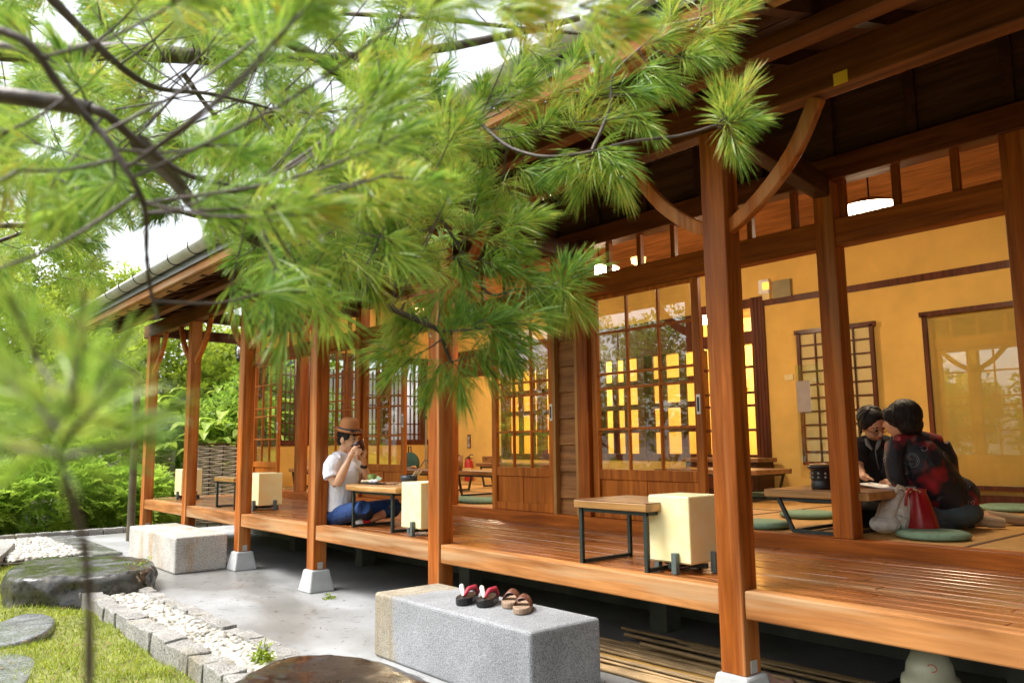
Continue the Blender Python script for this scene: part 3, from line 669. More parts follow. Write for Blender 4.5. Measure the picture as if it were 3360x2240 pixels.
t = MB(); t.ell((7.5, 11.5, 1.085), (.05, .07, .028), n=12, k=6).tube([(7.5, 11.56, 1.08), (7.5, 11.80, 1.07)], .010, 6); tag(t.build('wooden_ladle', W_TABLE), 'pale wooden ladle on the table behind the open door', 'ladle')
lath('round_basket', 'shallow wooden basket on the farthest low table', 'basket', [(0, 0), (.15, 0), (.16, .06), (.15, .06), (.14, .015), (0, .015)], (6.72, 13.45, 1.054), W_TABLE, 32)
tag(MB().box(6.68, 6.70, 13.82, 14.02, 1.054, 1.22).build('menu_card', plain('printed_menu_card', (.45, .35, .3), .5, var=.5, sc=25)), 'small printed card standing on the farthest low table', 'menu card')
lath('wooden_bucket', 'small brown wooden bucket on the pine table', 'bucket', [(0, 0), (.09, 0), (.10, .20), (.09, .20), (.08, .02), (0, .02)], tuple(on(1497, 1543, z=1.10)), plain('bucket_brown', (.28, .13, .05), .5, var=.2), 24)
for j, (px, py, lb) in enumerate(((1612, 1526, 'small wooden drawer box on the brown back table'),)):
    p = on(px, py, x=9.3); t = thing('drawer_box', lb, 'box', (p.x, p.y, 1.12)); MB().box(p.x-.12, p.x+.12, p.y-.16, p.y+.12, 1.122, 1.24).build('case', W_TABR, t, .003); MB().lathe([(0, 0), (.012, 0), (.012, .02), (0, .02)], (p.x-.13, p.y, 1.18), 8).build('knob', BLACK, t)
# cabinet at the back left with cups
t = thing('low_cabinet', 'dark low cabinet under the lit window at the back', 'cabinet', (9.95, 7.2, .7))
MB().box(9.72, 10.2, 6.3, 7.6, 1.16, 1.22).build('top', W_TABR, t, .004); MB().box(9.76, 10.2, 6.36, 7.56, .705, 1.158).build('body', W_DARK, t)
for k in range(3): MB().box(9.745, 9.76, 6.4+k*.39, 6.76+k*.39, .78, 1.10).build('door', W_FRAME, t)
for k, (dy, s_, lb) in enumerate(((6.72, 1.0, 'stack of brown bowls at the right end of the cabinet'), (7.0, .8, 'smaller stack of bowls at the middle of the cabinet'))):
    t = thing('bowl_stack', lb, 'bowls', (9.9, dy, 1.222))
    for q in range(3): MB().lathe([(0, 0), (.07*s_, 0), (.11*s_, .07), (.10*s_, .07), (.06*s_, .01), (0, .01)], (9.9, dy, 1.222+q*.055), 20).build('bowl', plain('brown_glaze', (.22, .10, .05), .35, bmp=0), t)
p = on(2430, 1430, x=10.25)
# wall fittings
def wallbox(name, label, cat, px0, py0, px1, py1, mat, th=.05, x=XB-.001):
    a, b = on(px0, py0, x=x), on(px1, py1, x=x)
    o = MB().box(x-th, x, min(a.y, b.y), max(a.y, b.y), min(a.z, b.z), max(a.z, b.z)).build(name, mat, None, .004, 2)
    return tag(o, label, cat)
e = wallbox('emergency_light', 'square orange-lit emergency light high on the yellow wall', 'emergency light', 2494, 922, 2530, 962, WHITE, .06)
a = on(2512, 938, x=XB-.062); MB().box(XB-.064, XB-.060, a.y-.05, a.y+.05, a.z-.05, a.z+.05).build('indicator', plain('orange_indicator', (.9, .25, .03), .4, emit=(1, .2, .02), es=2, bmp=0), e)
wallbox('junction_box', 'small cream socket box right below the emergency light', 'socket box', 2505, 963, 2530, 982, plain('cream_plastic', (.7, .55, .25), .5, bmp=0), .04)
wallbox('wall_speaker', 'flat grey speaker panel right of the emergency light', 'speaker', 2538, 925, 2600, 972, plain('grey_speaker_cloth', (.28, .24, .14), .8), .05)
wallbox('wall_outlet', 'pale double outlet plate on the yellow wall left of the shoji screen', 'outlet', 2575, 1229, 2605, 1246, plain('cream_plastic_plate', (.75, .6, .3), .5, bmp=0), .015)
e = wallbox('intercom', 'white rounded intercom box seen through the lit window', 'intercom', 2436, 1240, 2455, 1272, WHITE, .05, 12.58)
# notice taped on the post side
p = on(2637, 1300, x=7.6)
t = tag(MB().box(p.x-.002, p.x+.002, p.y-.075, p.y+.075, p.z-.16, p.z+.16).build('notice_paper', PAPER), 'white paper notice on the clear hanging sheet by the inner post', 'notice')
a, b = on(2610, 1200, x=7.63), on(2712, 1510, x=7.63)
tag(MB().box(7.615, 7.635, b.y, a.y, 1.08, a.z).build('clear_partition', GLASS), 'clear acrylic partition standing behind the low table', 'partition')
tag(MB().box(X0-.0085, X0-.0055, .01, .09, 3.435, 3.505).build('yellow_tag', plain('yellow_card', (1.0, .52, .03), .7, bmp=0)), 'small yellow card pinned to the outer beam', 'card')
o = bpy.data.objects['yellow_tag']; q = on(2757, 258, x=X0); o.location = Vector((0, q.y-.055, q.z-3.47))*U

# shop lettering on banners seen through the lattice (same characters as on the glass)
def letters(s, px, py, x, size, mat, rz=-90):
    p = on(px, py, x=x); fc = bpy.data.curves.new('shop_character', 'FONT'); fc.body = s; fc.size = size*U; fc.align_x = 'CENTER'; fc.extrude = .0008
    fo = bpy.data.objects.new('shop_character', fc); COL.objects.link(fo); fo.location = p*U; fo.rotation_euler = (R(90), 0, R(rz)); fc.materials.append(mat); return to_mesh(fo)
BROWN = plain('lettering_brown', (.12, .03, .01), .6, bmp=0)
for s_, px, py, sz, lb in (('八', 1705, 1325, .26, 'brown character of two strokes on the yellow wall beyond the lattice'), ('茶', 1780, 1325, .26, 'brown tea character on the yellow wall beyond the lattice'), ('EIGHT', 1712, 1343, .10, 'small brown word EIGHT on the yellow wall beyond the lattice')):
    tag(letters(s_, px, py, 12.59, sz, BROWN), lb, 'lettering')

# ------------------------------------------------------------------ things in front of and under the deck
GRAN = granite('speckled_grey_granite', (.30, .31, .325), (.13, .135, .145), sc=190, band=4.02)
GRAN2 = granite('stained_granite', (.50, .48, .44), (.26, .24, .21), stain=(.9, .62, .34), sc=110)
MB().box(3.19, 3.78, 3.64, 5.42, G, .36).build('granite_step', GRAN, None, .018, 3)
tag(bpy.data.objects['granite_step'], 'large speckled granite step block with sandals on top', 'stone step')
MB().box(3.32, 3.98, 10.45, 12.5, G, .35).build('granite_block', GRAN2, None, .02, 3)
tag(bpy.data.objects['granite_block'], 'far pale granite step block with ochre stains', 'stone step')
def clog(label, px, py, mats, rz, strap):
    p = on(px, py, z=.36); x, y = 0, 0
    t = thing('sandal', label, 'sandal', (p.x, p.y, .361), None)
    o0 = Vector((p.x, p.y, 0)); L, Wd = .30, .058
    b = MB(); pr = []
    for k in range(20):
        a = 2*math.pi*k/20; yy = math.cos(a)*L/2; xx = math.sin(a)*Wd*(1.08 if yy < 0 else .95)
        pr.append((p.x+xx, p.y+math.copysign(abs(math.cos(a))**.75*L/2, yy)))
    b.prism(pr, .362, .362+mats[1]); b.build('sole', mats[0], t, .006, 2)
    zt = .362+mats[1]
    if strap == 'thong':
        for s_, mt in ((-1, mats[2]), (1, mats[3])):
            MB().tube([(p.x, p.y-.075, zt+.005), (p.x+s_*.025, p.y-.05, zt+.05), (p.x+s_*.05, p.y+.01, zt+.055), (p.x+s_*.052, p.y+.06, zt+.004)], [.012, .017, .017, .012], 8).build('strap', mt, t)
    else:
        s1 = MB(); vs = []; n = 12
        for k in range(n+1):
            a = math.pi*k/n
            for yy, rr in ((-.06, .85), (.03, 1.0)): vs.append((p.x+math.cos(a)*.060, p.y+yy, zt-.02+math.sin(a)*.085*rr))
        s1.add(vs, [(2*k, 2*k+1, 2*k+3, 2*k+2) for k in range(n)], True); so_ = s1.build('strap', mats[2], t); q = so_.modifiers.new('thick', 'SOLIDIFY'); q.thickness = .003
    t.rotation_euler.z = rz
    return t
LEAT = plain('brown_leather', (.14, .05, .03), .4); TAN = plain('tan_wood_sole', (.32, .22, .15), .6, var=.2, sc=20)
STR_W = plain('white_patterned_strap', (.75, .72, .65), .7, var=.2, sc=60); STR_R = plain('crimson_strap', (.36, .015, .04), .6)
clog('left black clog with white and red straps on the granite step', 1535, 1975, (BLACK, .05, STR_W, STR_R), R(-58), 'thong')
clog('right black clog with white and red straps, next to the brown slide', 1602, 1981, (BLACK, .05, STR_W, STR_R), R(-58), 'thong')
clog('brown leather slide with tan wooden sole, farther of the two', 1680, 1984, (TAN, .04, LEAT), R(-52), 'band')
clog('brown leather slide with tan wooden sole, nearest the step edge', 1718, 2003, (TAN, .04, LEAT), R(-52), 'band')
# bamboo poles lying on the concrete under the deck
BAM = plain('dry_bamboo', (.36, .23, .10), .5, var=.35, sc=5); BAMY = plain('yellow_bamboo', (.46, .26, .06), .4, var=.2, sc=5)
def bpole(y0, x0, y1, x1, z, r, mat, lb):
    p = MB(); a, b = Vector((x0, y0, z)), Vector((x1, y1, z)); n = 7; pts = []; rad = []
    for k in range(n*3+1):
        f_ = k/(n*3); pts.append(a.lerp(b, f_)+Vector((0, 0, 0))); rad.append(r*(1.18 if k % 3 == 0 else 1.0)*(1-.25*f_))
    o = p.tube(pts, rad, 8).build('bamboo_pole', mat); return tag(o, lb, 'bamboo pole', 'dry bamboo poles under the deck')
rb_ = random.Random(3)
bpole(4.75, 4.28, 1.6, 4.55, -.07, .026, BAMY, 'thick yellow bamboo pole on top of the pile beneath the deck')
for k in range(34):
    x = 4.14+.026*k+rb_.uniform(-.02, .02) if k < 26 else rb_.uniform(4.3, 5.2); L = rb_.uniform(1.6, 3.0); y = rb_.uniform(3.9, 5.1)-(.3 if x > 4.9 else 0)
    bpole(y, x, y-L, x+rb_.uniform(-.02, .12), G+.018+(.03*rb_.random() if k % 2 else .0)+(.03 if k >= 26 else 0), rb_.uniform(.011, .017), BAM, 'dry split bamboo pole lying in the pile beneath the deck')
tag(MB().box(4.42, 5.3, .9, 2.45, G+.002, -.02).build('black_board', plain('black_rubber_board', (.014, .016, .016), .55, bmp=0), None, .01), 'flat black board lying under the deck right of the tall post', 'board')
p = on(3050, 2185, x=4.45); q = on(3050, 2112, x=4.45); rr = .120
t = thing('fan_lamp', 'cream dome-topped lamp with a slatted body under the deck edge', 'lamp', (p.x, p.y, G))
CREAM = plain('aged_cream_enamel', (.46, .46, .33), .3, var=.12, sc=10, bmp=.03)
zt = q.z
MB().lathe([(rr*1.12, zt-.225), (rr*1.2, zt-.20), (rr*1.15, zt-.165), (rr*1.0, zt-.155), (rr*.93, zt-.10), (rr*.7, zt-.04), (rr*.35, zt-.01), (0, zt)], (p.x, p.y, 0), 36).build('dome', CREAM, t)
MB().lathe([(0, zt-.005), (.018, zt-.002), (.018, zt+.012), (.014, zt+.015), (.019, zt+.02), (.016, zt+.035), (0, zt+.037)], (p.x, p.y, 0), 16).build('knob', CREAM, t)
gr = MB()
for k in range(24):
    a = 2*math.pi*k/24; gr.bar((p.x+rr*math.cos(a), p.y+rr*math.sin(a), zt-.22), (p.x+rr*math.cos(a), p.y+rr*math.sin(a), G+.03), .012, .012)
gr.lathe([(0, G), (rr*1.1, G), (rr*1.1, G+.03), (0, G+.03)], (p.x, p.y, 0), 30); gr.lathe([(0, G+.03), (rr*.8, G+.03), (rr*.8, zt-.22), (0, zt-.22)], (p.x, p.y, 0), 20); gr.build('slatted_body', plain('grey_plastic', (.3, .3, .27), .5, bmp=0), t)
p = on(3118, 2187, x=4.45-.14)
cc = Vector((4.45, on(3050, 2185, x=4.45).y, 0)); st_ = MB(); st_.tube([(cc.x-.099+.0*k, cc.y-.055+.022*math.cos(k*math.pi/8), zt-.095+.018*math.sin(k*math.pi/8)) for k in range(17)], .0025, 5); st_.build('red_oval_mark', plain('red_mark', (.5, .08, .05), .5, bmp=0), t)
p = on(2505, 2240, z=-.02); lath('clay_bowl', 'pinkish clay bowl rim at the foot of the tall front post', 'bowl', [(0, 0), (.10, 0), (.15, .09), (.142, .09), (.095, .012), (0, .012)], (p.x+.06, p.y, G), plain('pink_clay', (.45, .26, .2), .7))

# ------------------------------------------------------------------ garden: lawn, kerbs, pebbles, rocks
NR = np.random.default_rng(5)
GRASSM = leaf_mat('bright_grass', (.14, .17, .02), (.30, .37, .03), (.48, .48, .06), .4, .6, 3)
LAWN = plain('mossy_lawn_soil', (.16, .17, .04), .95, var=.4, sc=14, bmp=.5)
lw = MB(); N = 40
def gz(x, y): return -.155 + .02*math.sin(x*5+y*2) + .015*math.sin(y*7.3-x*3)
for j in range(N+1):
    for i in range(N+1):
        x, y = -3+5.03*i/N, 2.5+14*j/N; lw.v.append((x, y, gz(x, y)))
lw.f = [(j*(N+1)+i, j*(N+1)+i+1, (j+1)*(N+1)+i+1, (j+1)*(N+1)+i) for j in range(N) for i in range(N)]; lw.sm = [True]*len(lw.f)
tag(lw.build('lawn', LAWN), kind='structure')
n = 70000
bx, by = NR.uniform(-.4, 2.03, n), NR.uniform(3.2, 14, n); keep = (bx > .2 + .05*by*0 - .0) ; 
dens = .5+.5*np.sin(bx*6+np.sin(by*3)*2)*np.sin(by*4.1+bx*2); keep &= NR.uniform(0, 1, n) < .35+.65*dens
bx, by = bx[keep], by[keep]; n = len(bx); h = NR.uniform(.02, .055, n); a = NR.uniform(0, 6.28, n); ln = NR.uniform(.2, 1.1, n)*h; w = NR.uniform(.003, .007, n)
bz = -.155 + .02*np.sin(bx*5+by*2) + .015*np.sin(by*7.3-bx*3)
V = np.stack([np.stack([bx-w*np.sin(a), by+w*np.cos(a), bz], 1), np.stack([bx+w*np.sin(a), by-w*np.cos(a), bz], 1), np.stack([bx+ln*np.cos(a), by+ln*np.sin(a), bz+h], 1)], 1).reshape(-1, 3)
tag(raw('grass', V, np.arange(3*n).reshape(-1, 3), GRASSM), 'short bright green grass beside the pebble strip', 'grass', kind='stuff')

KERB = granite('rough_kerb_granite', (.32, .31, .29), (.14, .135, .125), stain=(.9, .82, .62), sc=90, bst=.8)
def rock_block(name, cx, cy, sx, sy, z0, z1, mat, label=None, cat=None, group=None, amp=.012, seed=0, cuts=4, rz=0):
    bm = bmesh.new(); bmesh.ops.create_cube(bm, size=1); bmesh.ops.subdivide_edges(bm, edges=bm.edges[:], cuts=cuts, use_grid_fill=True)
    rr = random.Random(seed); sp = [(rr.uniform(0, 9), rr.uniform(0, 9), rr.uniform(0, 9)) for _ in range(3)]
    ca, sa = math.cos(rz), math.sin(rz)
    for v in bm.verts:
        p = v.co.copy(); q = Vector((p.x*sx, p.y*sy, (p.z+.5)*(z1-z0)))
        k = max(abs(p.x), abs(p.y), abs(p.z))
        r_ = p.length/.866; q.x *= 1-.06*max(0, r_-.8)*5*.3; q.y *= 1-.06*max(0, r_-.8)*5*.3
        for j, a in enumerate(sp): q[j] += amp*(math.sin(q.x*23+a[0])*math.cos(q.y*19+a[1])+.6*math.sin(q.z*31+a[2]+q.y*37))
        v.co = (Vector((cx+q.x*ca-q.y*sa, cy+q.x*sa+q.y*ca, z0+q.z)))*U
    me = bpy.data.meshes.new(name); bm.to_mesh(me); bm.free(); me.materials.append(mat); me.polygons.foreach_set('use_smooth', [True]*len(me.polygons))
    o = bpy.data.objects.new(name, me); COL.objects.link(o); 
    b = o.modifiers.new('bevel', 'BEVEL'); b.width = .006; b.segments = 2; b.limit_method = 'ANGLE'; b.angle_limit = R(50)
    me.polygons.foreach_set('use_smooth', [False]*len(me.polygons))
    return tag(o, label, cat, group)
y = 4.7; k = 0
while y < 9.45:
    L = rnd.uniform(.26, .38); rock_block('kerb_stone', 2.125+rnd.uniform(-.012, .012), y+L/2, .18, L-.008, -.32, -.015+rnd.uniform(-.01, .01), KERB, 'rough granite kerb stone in the row between the grass and the white pebbles', 'kerb stone', 'granite kerb row on the grass side', .007, k, 4, rnd.uniform(-.04, .04)); y += L; k += 1
y = 4.9
while y < 9.1:
    L = rnd.uniform(.24, .36); rock_block('kerb_stone', 2.63+rnd.uniform(-.01, .01), y+L/2, .13, L-.012, -.3, -.03+rnd.uniform(-.012, .012), KERB, 'narrow granite kerb stone in the row between the white pebbles and the concrete', 'kerb stone', 'granite kerb row on the concrete side', .007, k, 4, rnd.uniform(-.04, .04)); y += L; k += 1
x = 2.2
while x < 4.3:
    L = rnd.uniform(.25, .36); rock_block('kerb_stone', x+L/2, 16.35, L-.012, .15, -.25, .0, KERB, 'low granite kerb stone in the far row in front of the green shrubs', 'kerb stone', 'far granite kerb row', .007, k, 3); x += L; k += 1
def pebbles(name, x0, x1, y0, y1, z, n, label, r0=.02, r1=.042):
    bm = bmesh.new(); bmesh.ops.create_icosphere(bm, subdivisions=2, radius=1); base = np.array([v.co[:] for v in bm.verts]); F0 = np.array([[v.index for v in f.verts] for f in bm.faces]); bm.free()
    s = NR.uniform(r0, r1, n); c = np.stack([NR.uniform(x0, x1, n), NR.uniform(y0, y1, n), z+NR.uniform(0, .03, n)], 1)
    sc_ = np.stack([s*NR.uniform(.9, 1.3, n), s*NR.uniform(.7, 1.0, n), s*NR.uniform(.5, .7, n)], 1); a = NR.uniform(0, 6.28, n); tl_ = NR.uniform(-.5, .5, n)
    B = base[None]*sc_[:, None]; X = B[..., 0]*np.cos(tl_)[:, None]-B[..., 2]*np.sin(tl_)[:, None]; Z = B[..., 0]*np.sin(tl_)[:, None]+B[..., 2]*np.cos(tl_)[:, None]
    Xr = X*np.cos(a)[:, None]-B[..., 1]*np.sin(a)[:, None]; Yr = X*np.sin(a)[:, None]+B[..., 1]*np.cos(a)[:, None]
    V = (np.stack([Xr, Yr, Z], 2)+c[:, None]).reshape(-1, 3); F = (F0[None]+(np.arange(n)*len(base))[:, None, None]).reshape(-1, 3)
    return tag(raw(name, V, F, PEB, None, True), label, 'pebbles', kind='stuff')
mt, t_, b_ = nodes('white_pebble'); nz = noise(t_, sc=11, det=1); rp = ramp(t_, [(.30, (.16, .15, .13)), (.42, (.36, .34, .29)), (.6, (.50, .48, .42))]); t_.links.new(nz.outputs[0], rp.inputs[0]); t_.links.new(rp.outputs[0], b_.inputs['Base Color']); b_.inputs['Roughness'].default_value = .5; PEB = mt
pebbles('white_pebbles', 2.22, 2.57, 4.9, 9.3, -.09, 2300, 'white rounded pebbles between two rows of granite kerb')
pebbles('white_pebbles', 2.0, 2.95, 13.3, 16.2, -.10, 2200, 'white pebbles in the far bed beyond the flat boulder', .025, .05)
tag(MB().box(2.2, 2.6, 4.7, 9.5, -.3, -.10).build('pebble_bed', DIRT), kind='structure')
tag(MB().box(1.9, 3.0, 13.2, 16.3, -.3, -.115).build('pebble_bed', DIRT), kind='structure')
tag(MB().box(2.95, 3.35, 12.9, 16.2, -.2, -.06).build('paving_slab', granite('wet_flat_slab', (.22, .22, .21), (.10, .10, .10), wet=True, sc=40)), kind='structure')
rock_block('stone_edging', 1.85, 13.6, .25, 2.2, -.35, .02, KERB, 'long rough stone edging the far pebble bed', 'stone', None, .015, 77, 6, -.25)
ROCKW = granite('wet_dark_rock', (.055, .052, .044), (.022, .022, .021), stain=(1.2, 1.1, .8), wet=True, sc=22, bst=.5)
ROCKB = granite('wet_brown_rock', (.030, .024, .018), (.015, .013, .011), wet=True, sc=60, bst=.25)
SLAB = granite('wet_grey_slab', (.20, .21, .21), (.11, .115, .115), wet=True, sc=50, bst=.3)
def boulder(name, outline, ztop, zbot, mat, label, flare=1.12, top_in=.93, seed=1, amp=.02, dome=0):
    rr = random.Random(seed); cx = sum(p[0] for p in outline)/len(outline); cy = sum(p[1] for p in outline)/len(outline)
    pts = []; n = len(outline)
    for i in range(n):                       # smooth closed outline
        p0, p1, p2, p3 = [Vector((*outline[(i+j) % n], 0)) for j in (-1, 0, 1, 2)]
        for t in (0, .25, .5, .75):
            pts.append(.5*((2*p1)+(-p0+p2)*t+(2*p0-5*p1+4*p2-p3)*t*t+(-p0+3*p1-3*p2+p3)*t**3))
    m_ = len(pts); V = []; lv = [(0.0, 0, .0), (.35, 0, .0), (.7, 0, 0), (top_in, 0, 0), (1.0, .12, 0), (1.01, .35, 1), (1.0+(flare-1)*.5, .65, 1), (flare, 1, 1)]
    for s_, dz, side in lv:
        for i, p in enumerate(pts):
            w = 1+ (amp*2.2*math.sin(i*1.7+dz*9+seed) + amp*1.6*math.sin(i*.9-dz*14))*side
            x, y = cx+(p.x-cx)*s_*w, cy+(p.y-cy)*s_*w
            z = ztop+(zbot-ztop)*dz + dome*(1-s_**2)*(dz == 0) + amp*.5*math.sin(x*7+seed)*math.cos(y*6)
            V.append((x, y, z))
    k = len(lv); F = [(a*m_+i, a*m_+(i+1) % m_, (a+1)*m_+(i+1) % m_, (a+1)*m_+i) for a in range(k-1) for i in range(m_)]
    b = MB(); b.add(V, F, True); o = b.build(name, mat, None, subsurf=2)
    tx = bpy.data.textures.new(name, 'CLOUDS'); tx.noise_scale = .12; dm = o.modifiers.new('disp', 'DISPLACE'); dm.texture = tx; dm.strength = amp*1.2; dm.texture_coords = 'LOCAL'
    return tag(o, label, 'rock')
boulder('flat_boulder', [(1.46, 9.95), (1.62, 10.75), (1.95, 11.25), (2.4, 11.2), (2.75, 10.9), (2.97, 10.3), (2.82, 9.55), (2.5, 9.22), (2.05, 9.35), (1.6, 9.55)], .16, -.26, ROCKW, 'flat topped wet dark boulder beyond the pebble strip', 1.06, .95, 3, .03)
boulder('dark_boulder', [(.85, 3.3), (1.25, 3.9), (1.6, 4.28), (1.95, 4.58), (2.2, 4.66), (2.45, 4.45), (2.54, 4.0), (2.5, 3.5), (2.3, 2.9), (1.7, 2.5), (1.0, 2.6)], .235, -.34, ROCKB, 'big smooth wet brown boulder in front of the granite step', 1.03, .93, 8, .012, .03)
boulder('stepping_stone', [(1.22, 8.75), (1.5, 9.1), (1.68, 8.85), (1.64, 8.4), (1.42, 7.95), (1.12, 7.8), (.8, 8.0), (.85, 8.6)], -.10, -.24, SLAB, 'wet grey stepping stone in the grass, the farther of two', 1.02, .95, 5, .008)
boulder('stepping_stone', [(.85, 7.3), (1.15, 7.5), (1.28, 7.2), (1.21, 6.8), (1.05, 6.4), (.8, 6.3), (.6, 6.8)], -.115, -.24, SLAB, 'wet grey stepping stone in the grass, at the lower left edge', 1.02, .95, 6, .008)

n = 500; x = NR.uniform(-.2, 2.0, n); y = NR.uniform(4, 13, n); a = NR.uniform(0, 6.28, n); l = NR.uniform(.012, .03, n); z = -.125+NR.uniform(0, .02, n)
V = np.stack([np.stack([x-l*np.cos(a), y-l*np.sin(a), z], 1), np.stack([x+l*.4*np.sin(a), y-l*.4*np.cos(a), z+.004], 1), np.stack([x+l*np.cos(a), y+l*np.sin(a), z], 1), np.stack([x-l*.4*np.sin(a), y+l*.4*np.cos(a), z+.004], 1)], 1).reshape(-1, 3)
tag(raw('leaf_litter', V, np.arange(4*n).reshape(-1, 4), plain('dry_leaf', (.22, .12, .05), .8, var=.5, bmp=0)), 'small dry leaves scattered in the grass', 'litter', kind='stuff')
# fallen needles and grit on the concrete
n = 260; x = NR.uniform(2.8, 4.1, n); y = NR.uniform(3.5, 12, n); a = NR.uniform(0, 3.14, n); l = NR.uniform(.02, .06, n); c_, s_ = np.cos(a)*l, np.sin(a)*l
z = np.full(n, G+.003); V = np.stack([np.stack([x, y, z], 1), np.stack([x+c_-s_*.05, y+s_+c_*.05, z+.002], 1), np.stack([x+2*c_, y+2*s_, z], 1), np.stack([x+c_+s_*.05, y+s_-c_*.05, z], 1)], 1).reshape(-1, 3)
tag(raw('fallen_needles', V, np.arange(4*n).reshape(-1, 4), plain('brown_needle', (.10, .05, .02), .8, bmp=0)), 'brown fallen needles scattered on the concrete', 'litter', kind='stuff')
# ------------------------------------------------------------------ foliage builders
def leaves(name, C, r, n_per, L, Wd, mat, parent=None, up=.3, flat=.3, droop=0):
    """C: clump centres (k,3); every clump gets n_per leaf blades of length L."""
    k = len(C); n = k*n_per
    d = NR.normal(size=(n, 3)); d /= np.linalg.norm(d, axis=1)[:, None]
    rr = r*NR.uniform(.2, 1, n)**.5
    P = np.repeat(C, n_per, 0)+d*rr[:, None]*np.array([1, 1, flat+.5])
    t = d+NR.normal(scale=.5, size=(n, 3))+np.array([0, 0, up]); t[:, 2] -= droop; t /= np.linalg.norm(t, axis=1)[:, None]
    s = np.cross(t, NR.normal(size=(n, 3))*.5+np.array([0, 0, 1.0])); s /= np.linalg.norm(s, axis=1)[:, None]+1e-6
    nn = np.cross(s, t)
    l = L*NR.uniform(.6, 1.3, n)[:, None]; w = Wd*NR.uniform(.7, 1.2, n)[:, None]
    V = np.stack([P, P+t*l*.45+s*w+nn*w*.3, P+t*l-nn*l*.12, P+t*l*.45-s*w+nn*w*.3], 1).reshape(-1, 3)
    return raw(name, V, np.arange(4*n).reshape(-1, 4), mat, parent)
def ell_pts(c, r, n, shell=.55):
    d = NR.normal(size=(n, 3)); d /= np.linalg.norm(d, axis=1)[:, None]
    return np.array(c)+d*np.array(r)*(shell+(1-shell)*NR.uniform(0, 1, (n, 1))**.6)
def sprays(name, C, Dr, L, m, lw_, mat, parent=None):
    """feathery sprays: an arched stem with leaflets on both sides."""
    n = len(C); t = np.linspace(.05, 1, m)
    Dr = Dr/np.linalg.norm(Dr, axis=1)[:, None]; S_ = np.cross(Dr, np.array([0, 0, 1.])+NR.normal(scale=.25, size=(n, 3))); S_ /= np.linalg.norm(S_, axis=1)[:, None]+1e-6
    Ls = L*NR.uniform(.6, 1.3, n)
    P = C[:, None]+Dr[:, None]*(t[None, :, None]*Ls[:, None, None]); P[..., 2] -= (t**2)[None]*Ls[:, None]*.45
    out = []
    for sg in (-1, 1):
        q = Dr[:, None]*.7+sg*S_[:, None]*.9+NR.normal(scale=.15, size=(n, m, 3)); l = (lw_*(1.15-t)[None, :, None])*Ls[:, None, None]
        tip = P+q*l; wv = Dr[:, None]*l*.22
        out.append(np.stack([P-wv, P+q*l*.5-wv, tip, P+q*l*.55+wv], 2))
    V = np.concatenate(out, 1).reshape(-1, 3)
    return raw(name, V, np.arange(len(V)).reshape(-1, 4), mat, parent)
BARK = plain('dark_bark', (.055, .040, .028), .9, var=.4, sc=20, bmp=.6)
LEAF_Y = leaf_mat('yellow_green_leaf', (.16, .24, .018), (.32, .42, .04), (.58, .60, .09), .62, .45, 1.5)
LEAF_G = leaf_mat('mid_green_leaf', (.08, .17, .02), (.20, .34, .04), (.38, .50, .07), .55, .45, 1.2)
LEAF_F = leaf_mat('feathery_green_leaf', (.16, .30, .03), (.34, .50, .06), (.58, .66, .12), .6, .5, 1.2)
LEAF_B = leaf_mat('broad_bright_leaf', (.16, .28, .03), (.34, .46, .05), (.55, .58, .13), .45, .35, 1.6)
def shrub_f(label, c, r, n=900, L=.42, mat=LEAF_F, m=12):
    t = thing('feathery_shrub', label, 'shrub', (c[0], c[1], -.2), 'feathery shrubs at the left')
    P = ell_pts(c, r, n, .45); P = P[P[:, 2] > -.25]; D = (P-np.array(c))/np.array(r)+np.array([0, 0, .15])+NR.normal(scale=.35, size=P.shape)
    sprays('foliage', P, D, L, m, .34, mat, t)
    s = MB()
    for k in range(5): a = k*1.26; s.tube([(c[0], c[1], -.25), (c[0]+.3*r[0]*math.cos(a), c[1]+.3*r[1]*math.sin(a), c[2]*.6), (c[0]+.6*r[0]*math.cos(a), c[1]+.6*r[1]*math.sin(a), c[2]+.3*r[2])], [.04, .03, .01], 6)
    s.build('stem', BARK, t); return t
shrub_f('lowest feathery shrub beyond the pebbles at the left edge', (1.2, 18.0, .35), (1.5, 1.2, .75), 1500)
shrub_f('feathery shrub left of the far downpipe', (3.3, 18.2, .4), (1.3, 1.1, .85), 1500)
shrub_f('feathery shrub just past the end of the veranda', (4.7, 17.9, .3), (1.0, .9, .7), 1100)
shrub_f('taller feathery bush behind the veranda end posts', (5.2, 20.4, 1.2), (1.3, 1.2, 1.5), 1700)
shrub_f('tall feathery bush behind the low shrubs at the left', (1.8, 21.0, 1.4), (2.2, 1.4, 1.6), 2000)
shrub_f('feathery bush at the far left edge of the garden', (-2.0, 17.5, .9), (2.0, 1.6, 1.4), 1500)
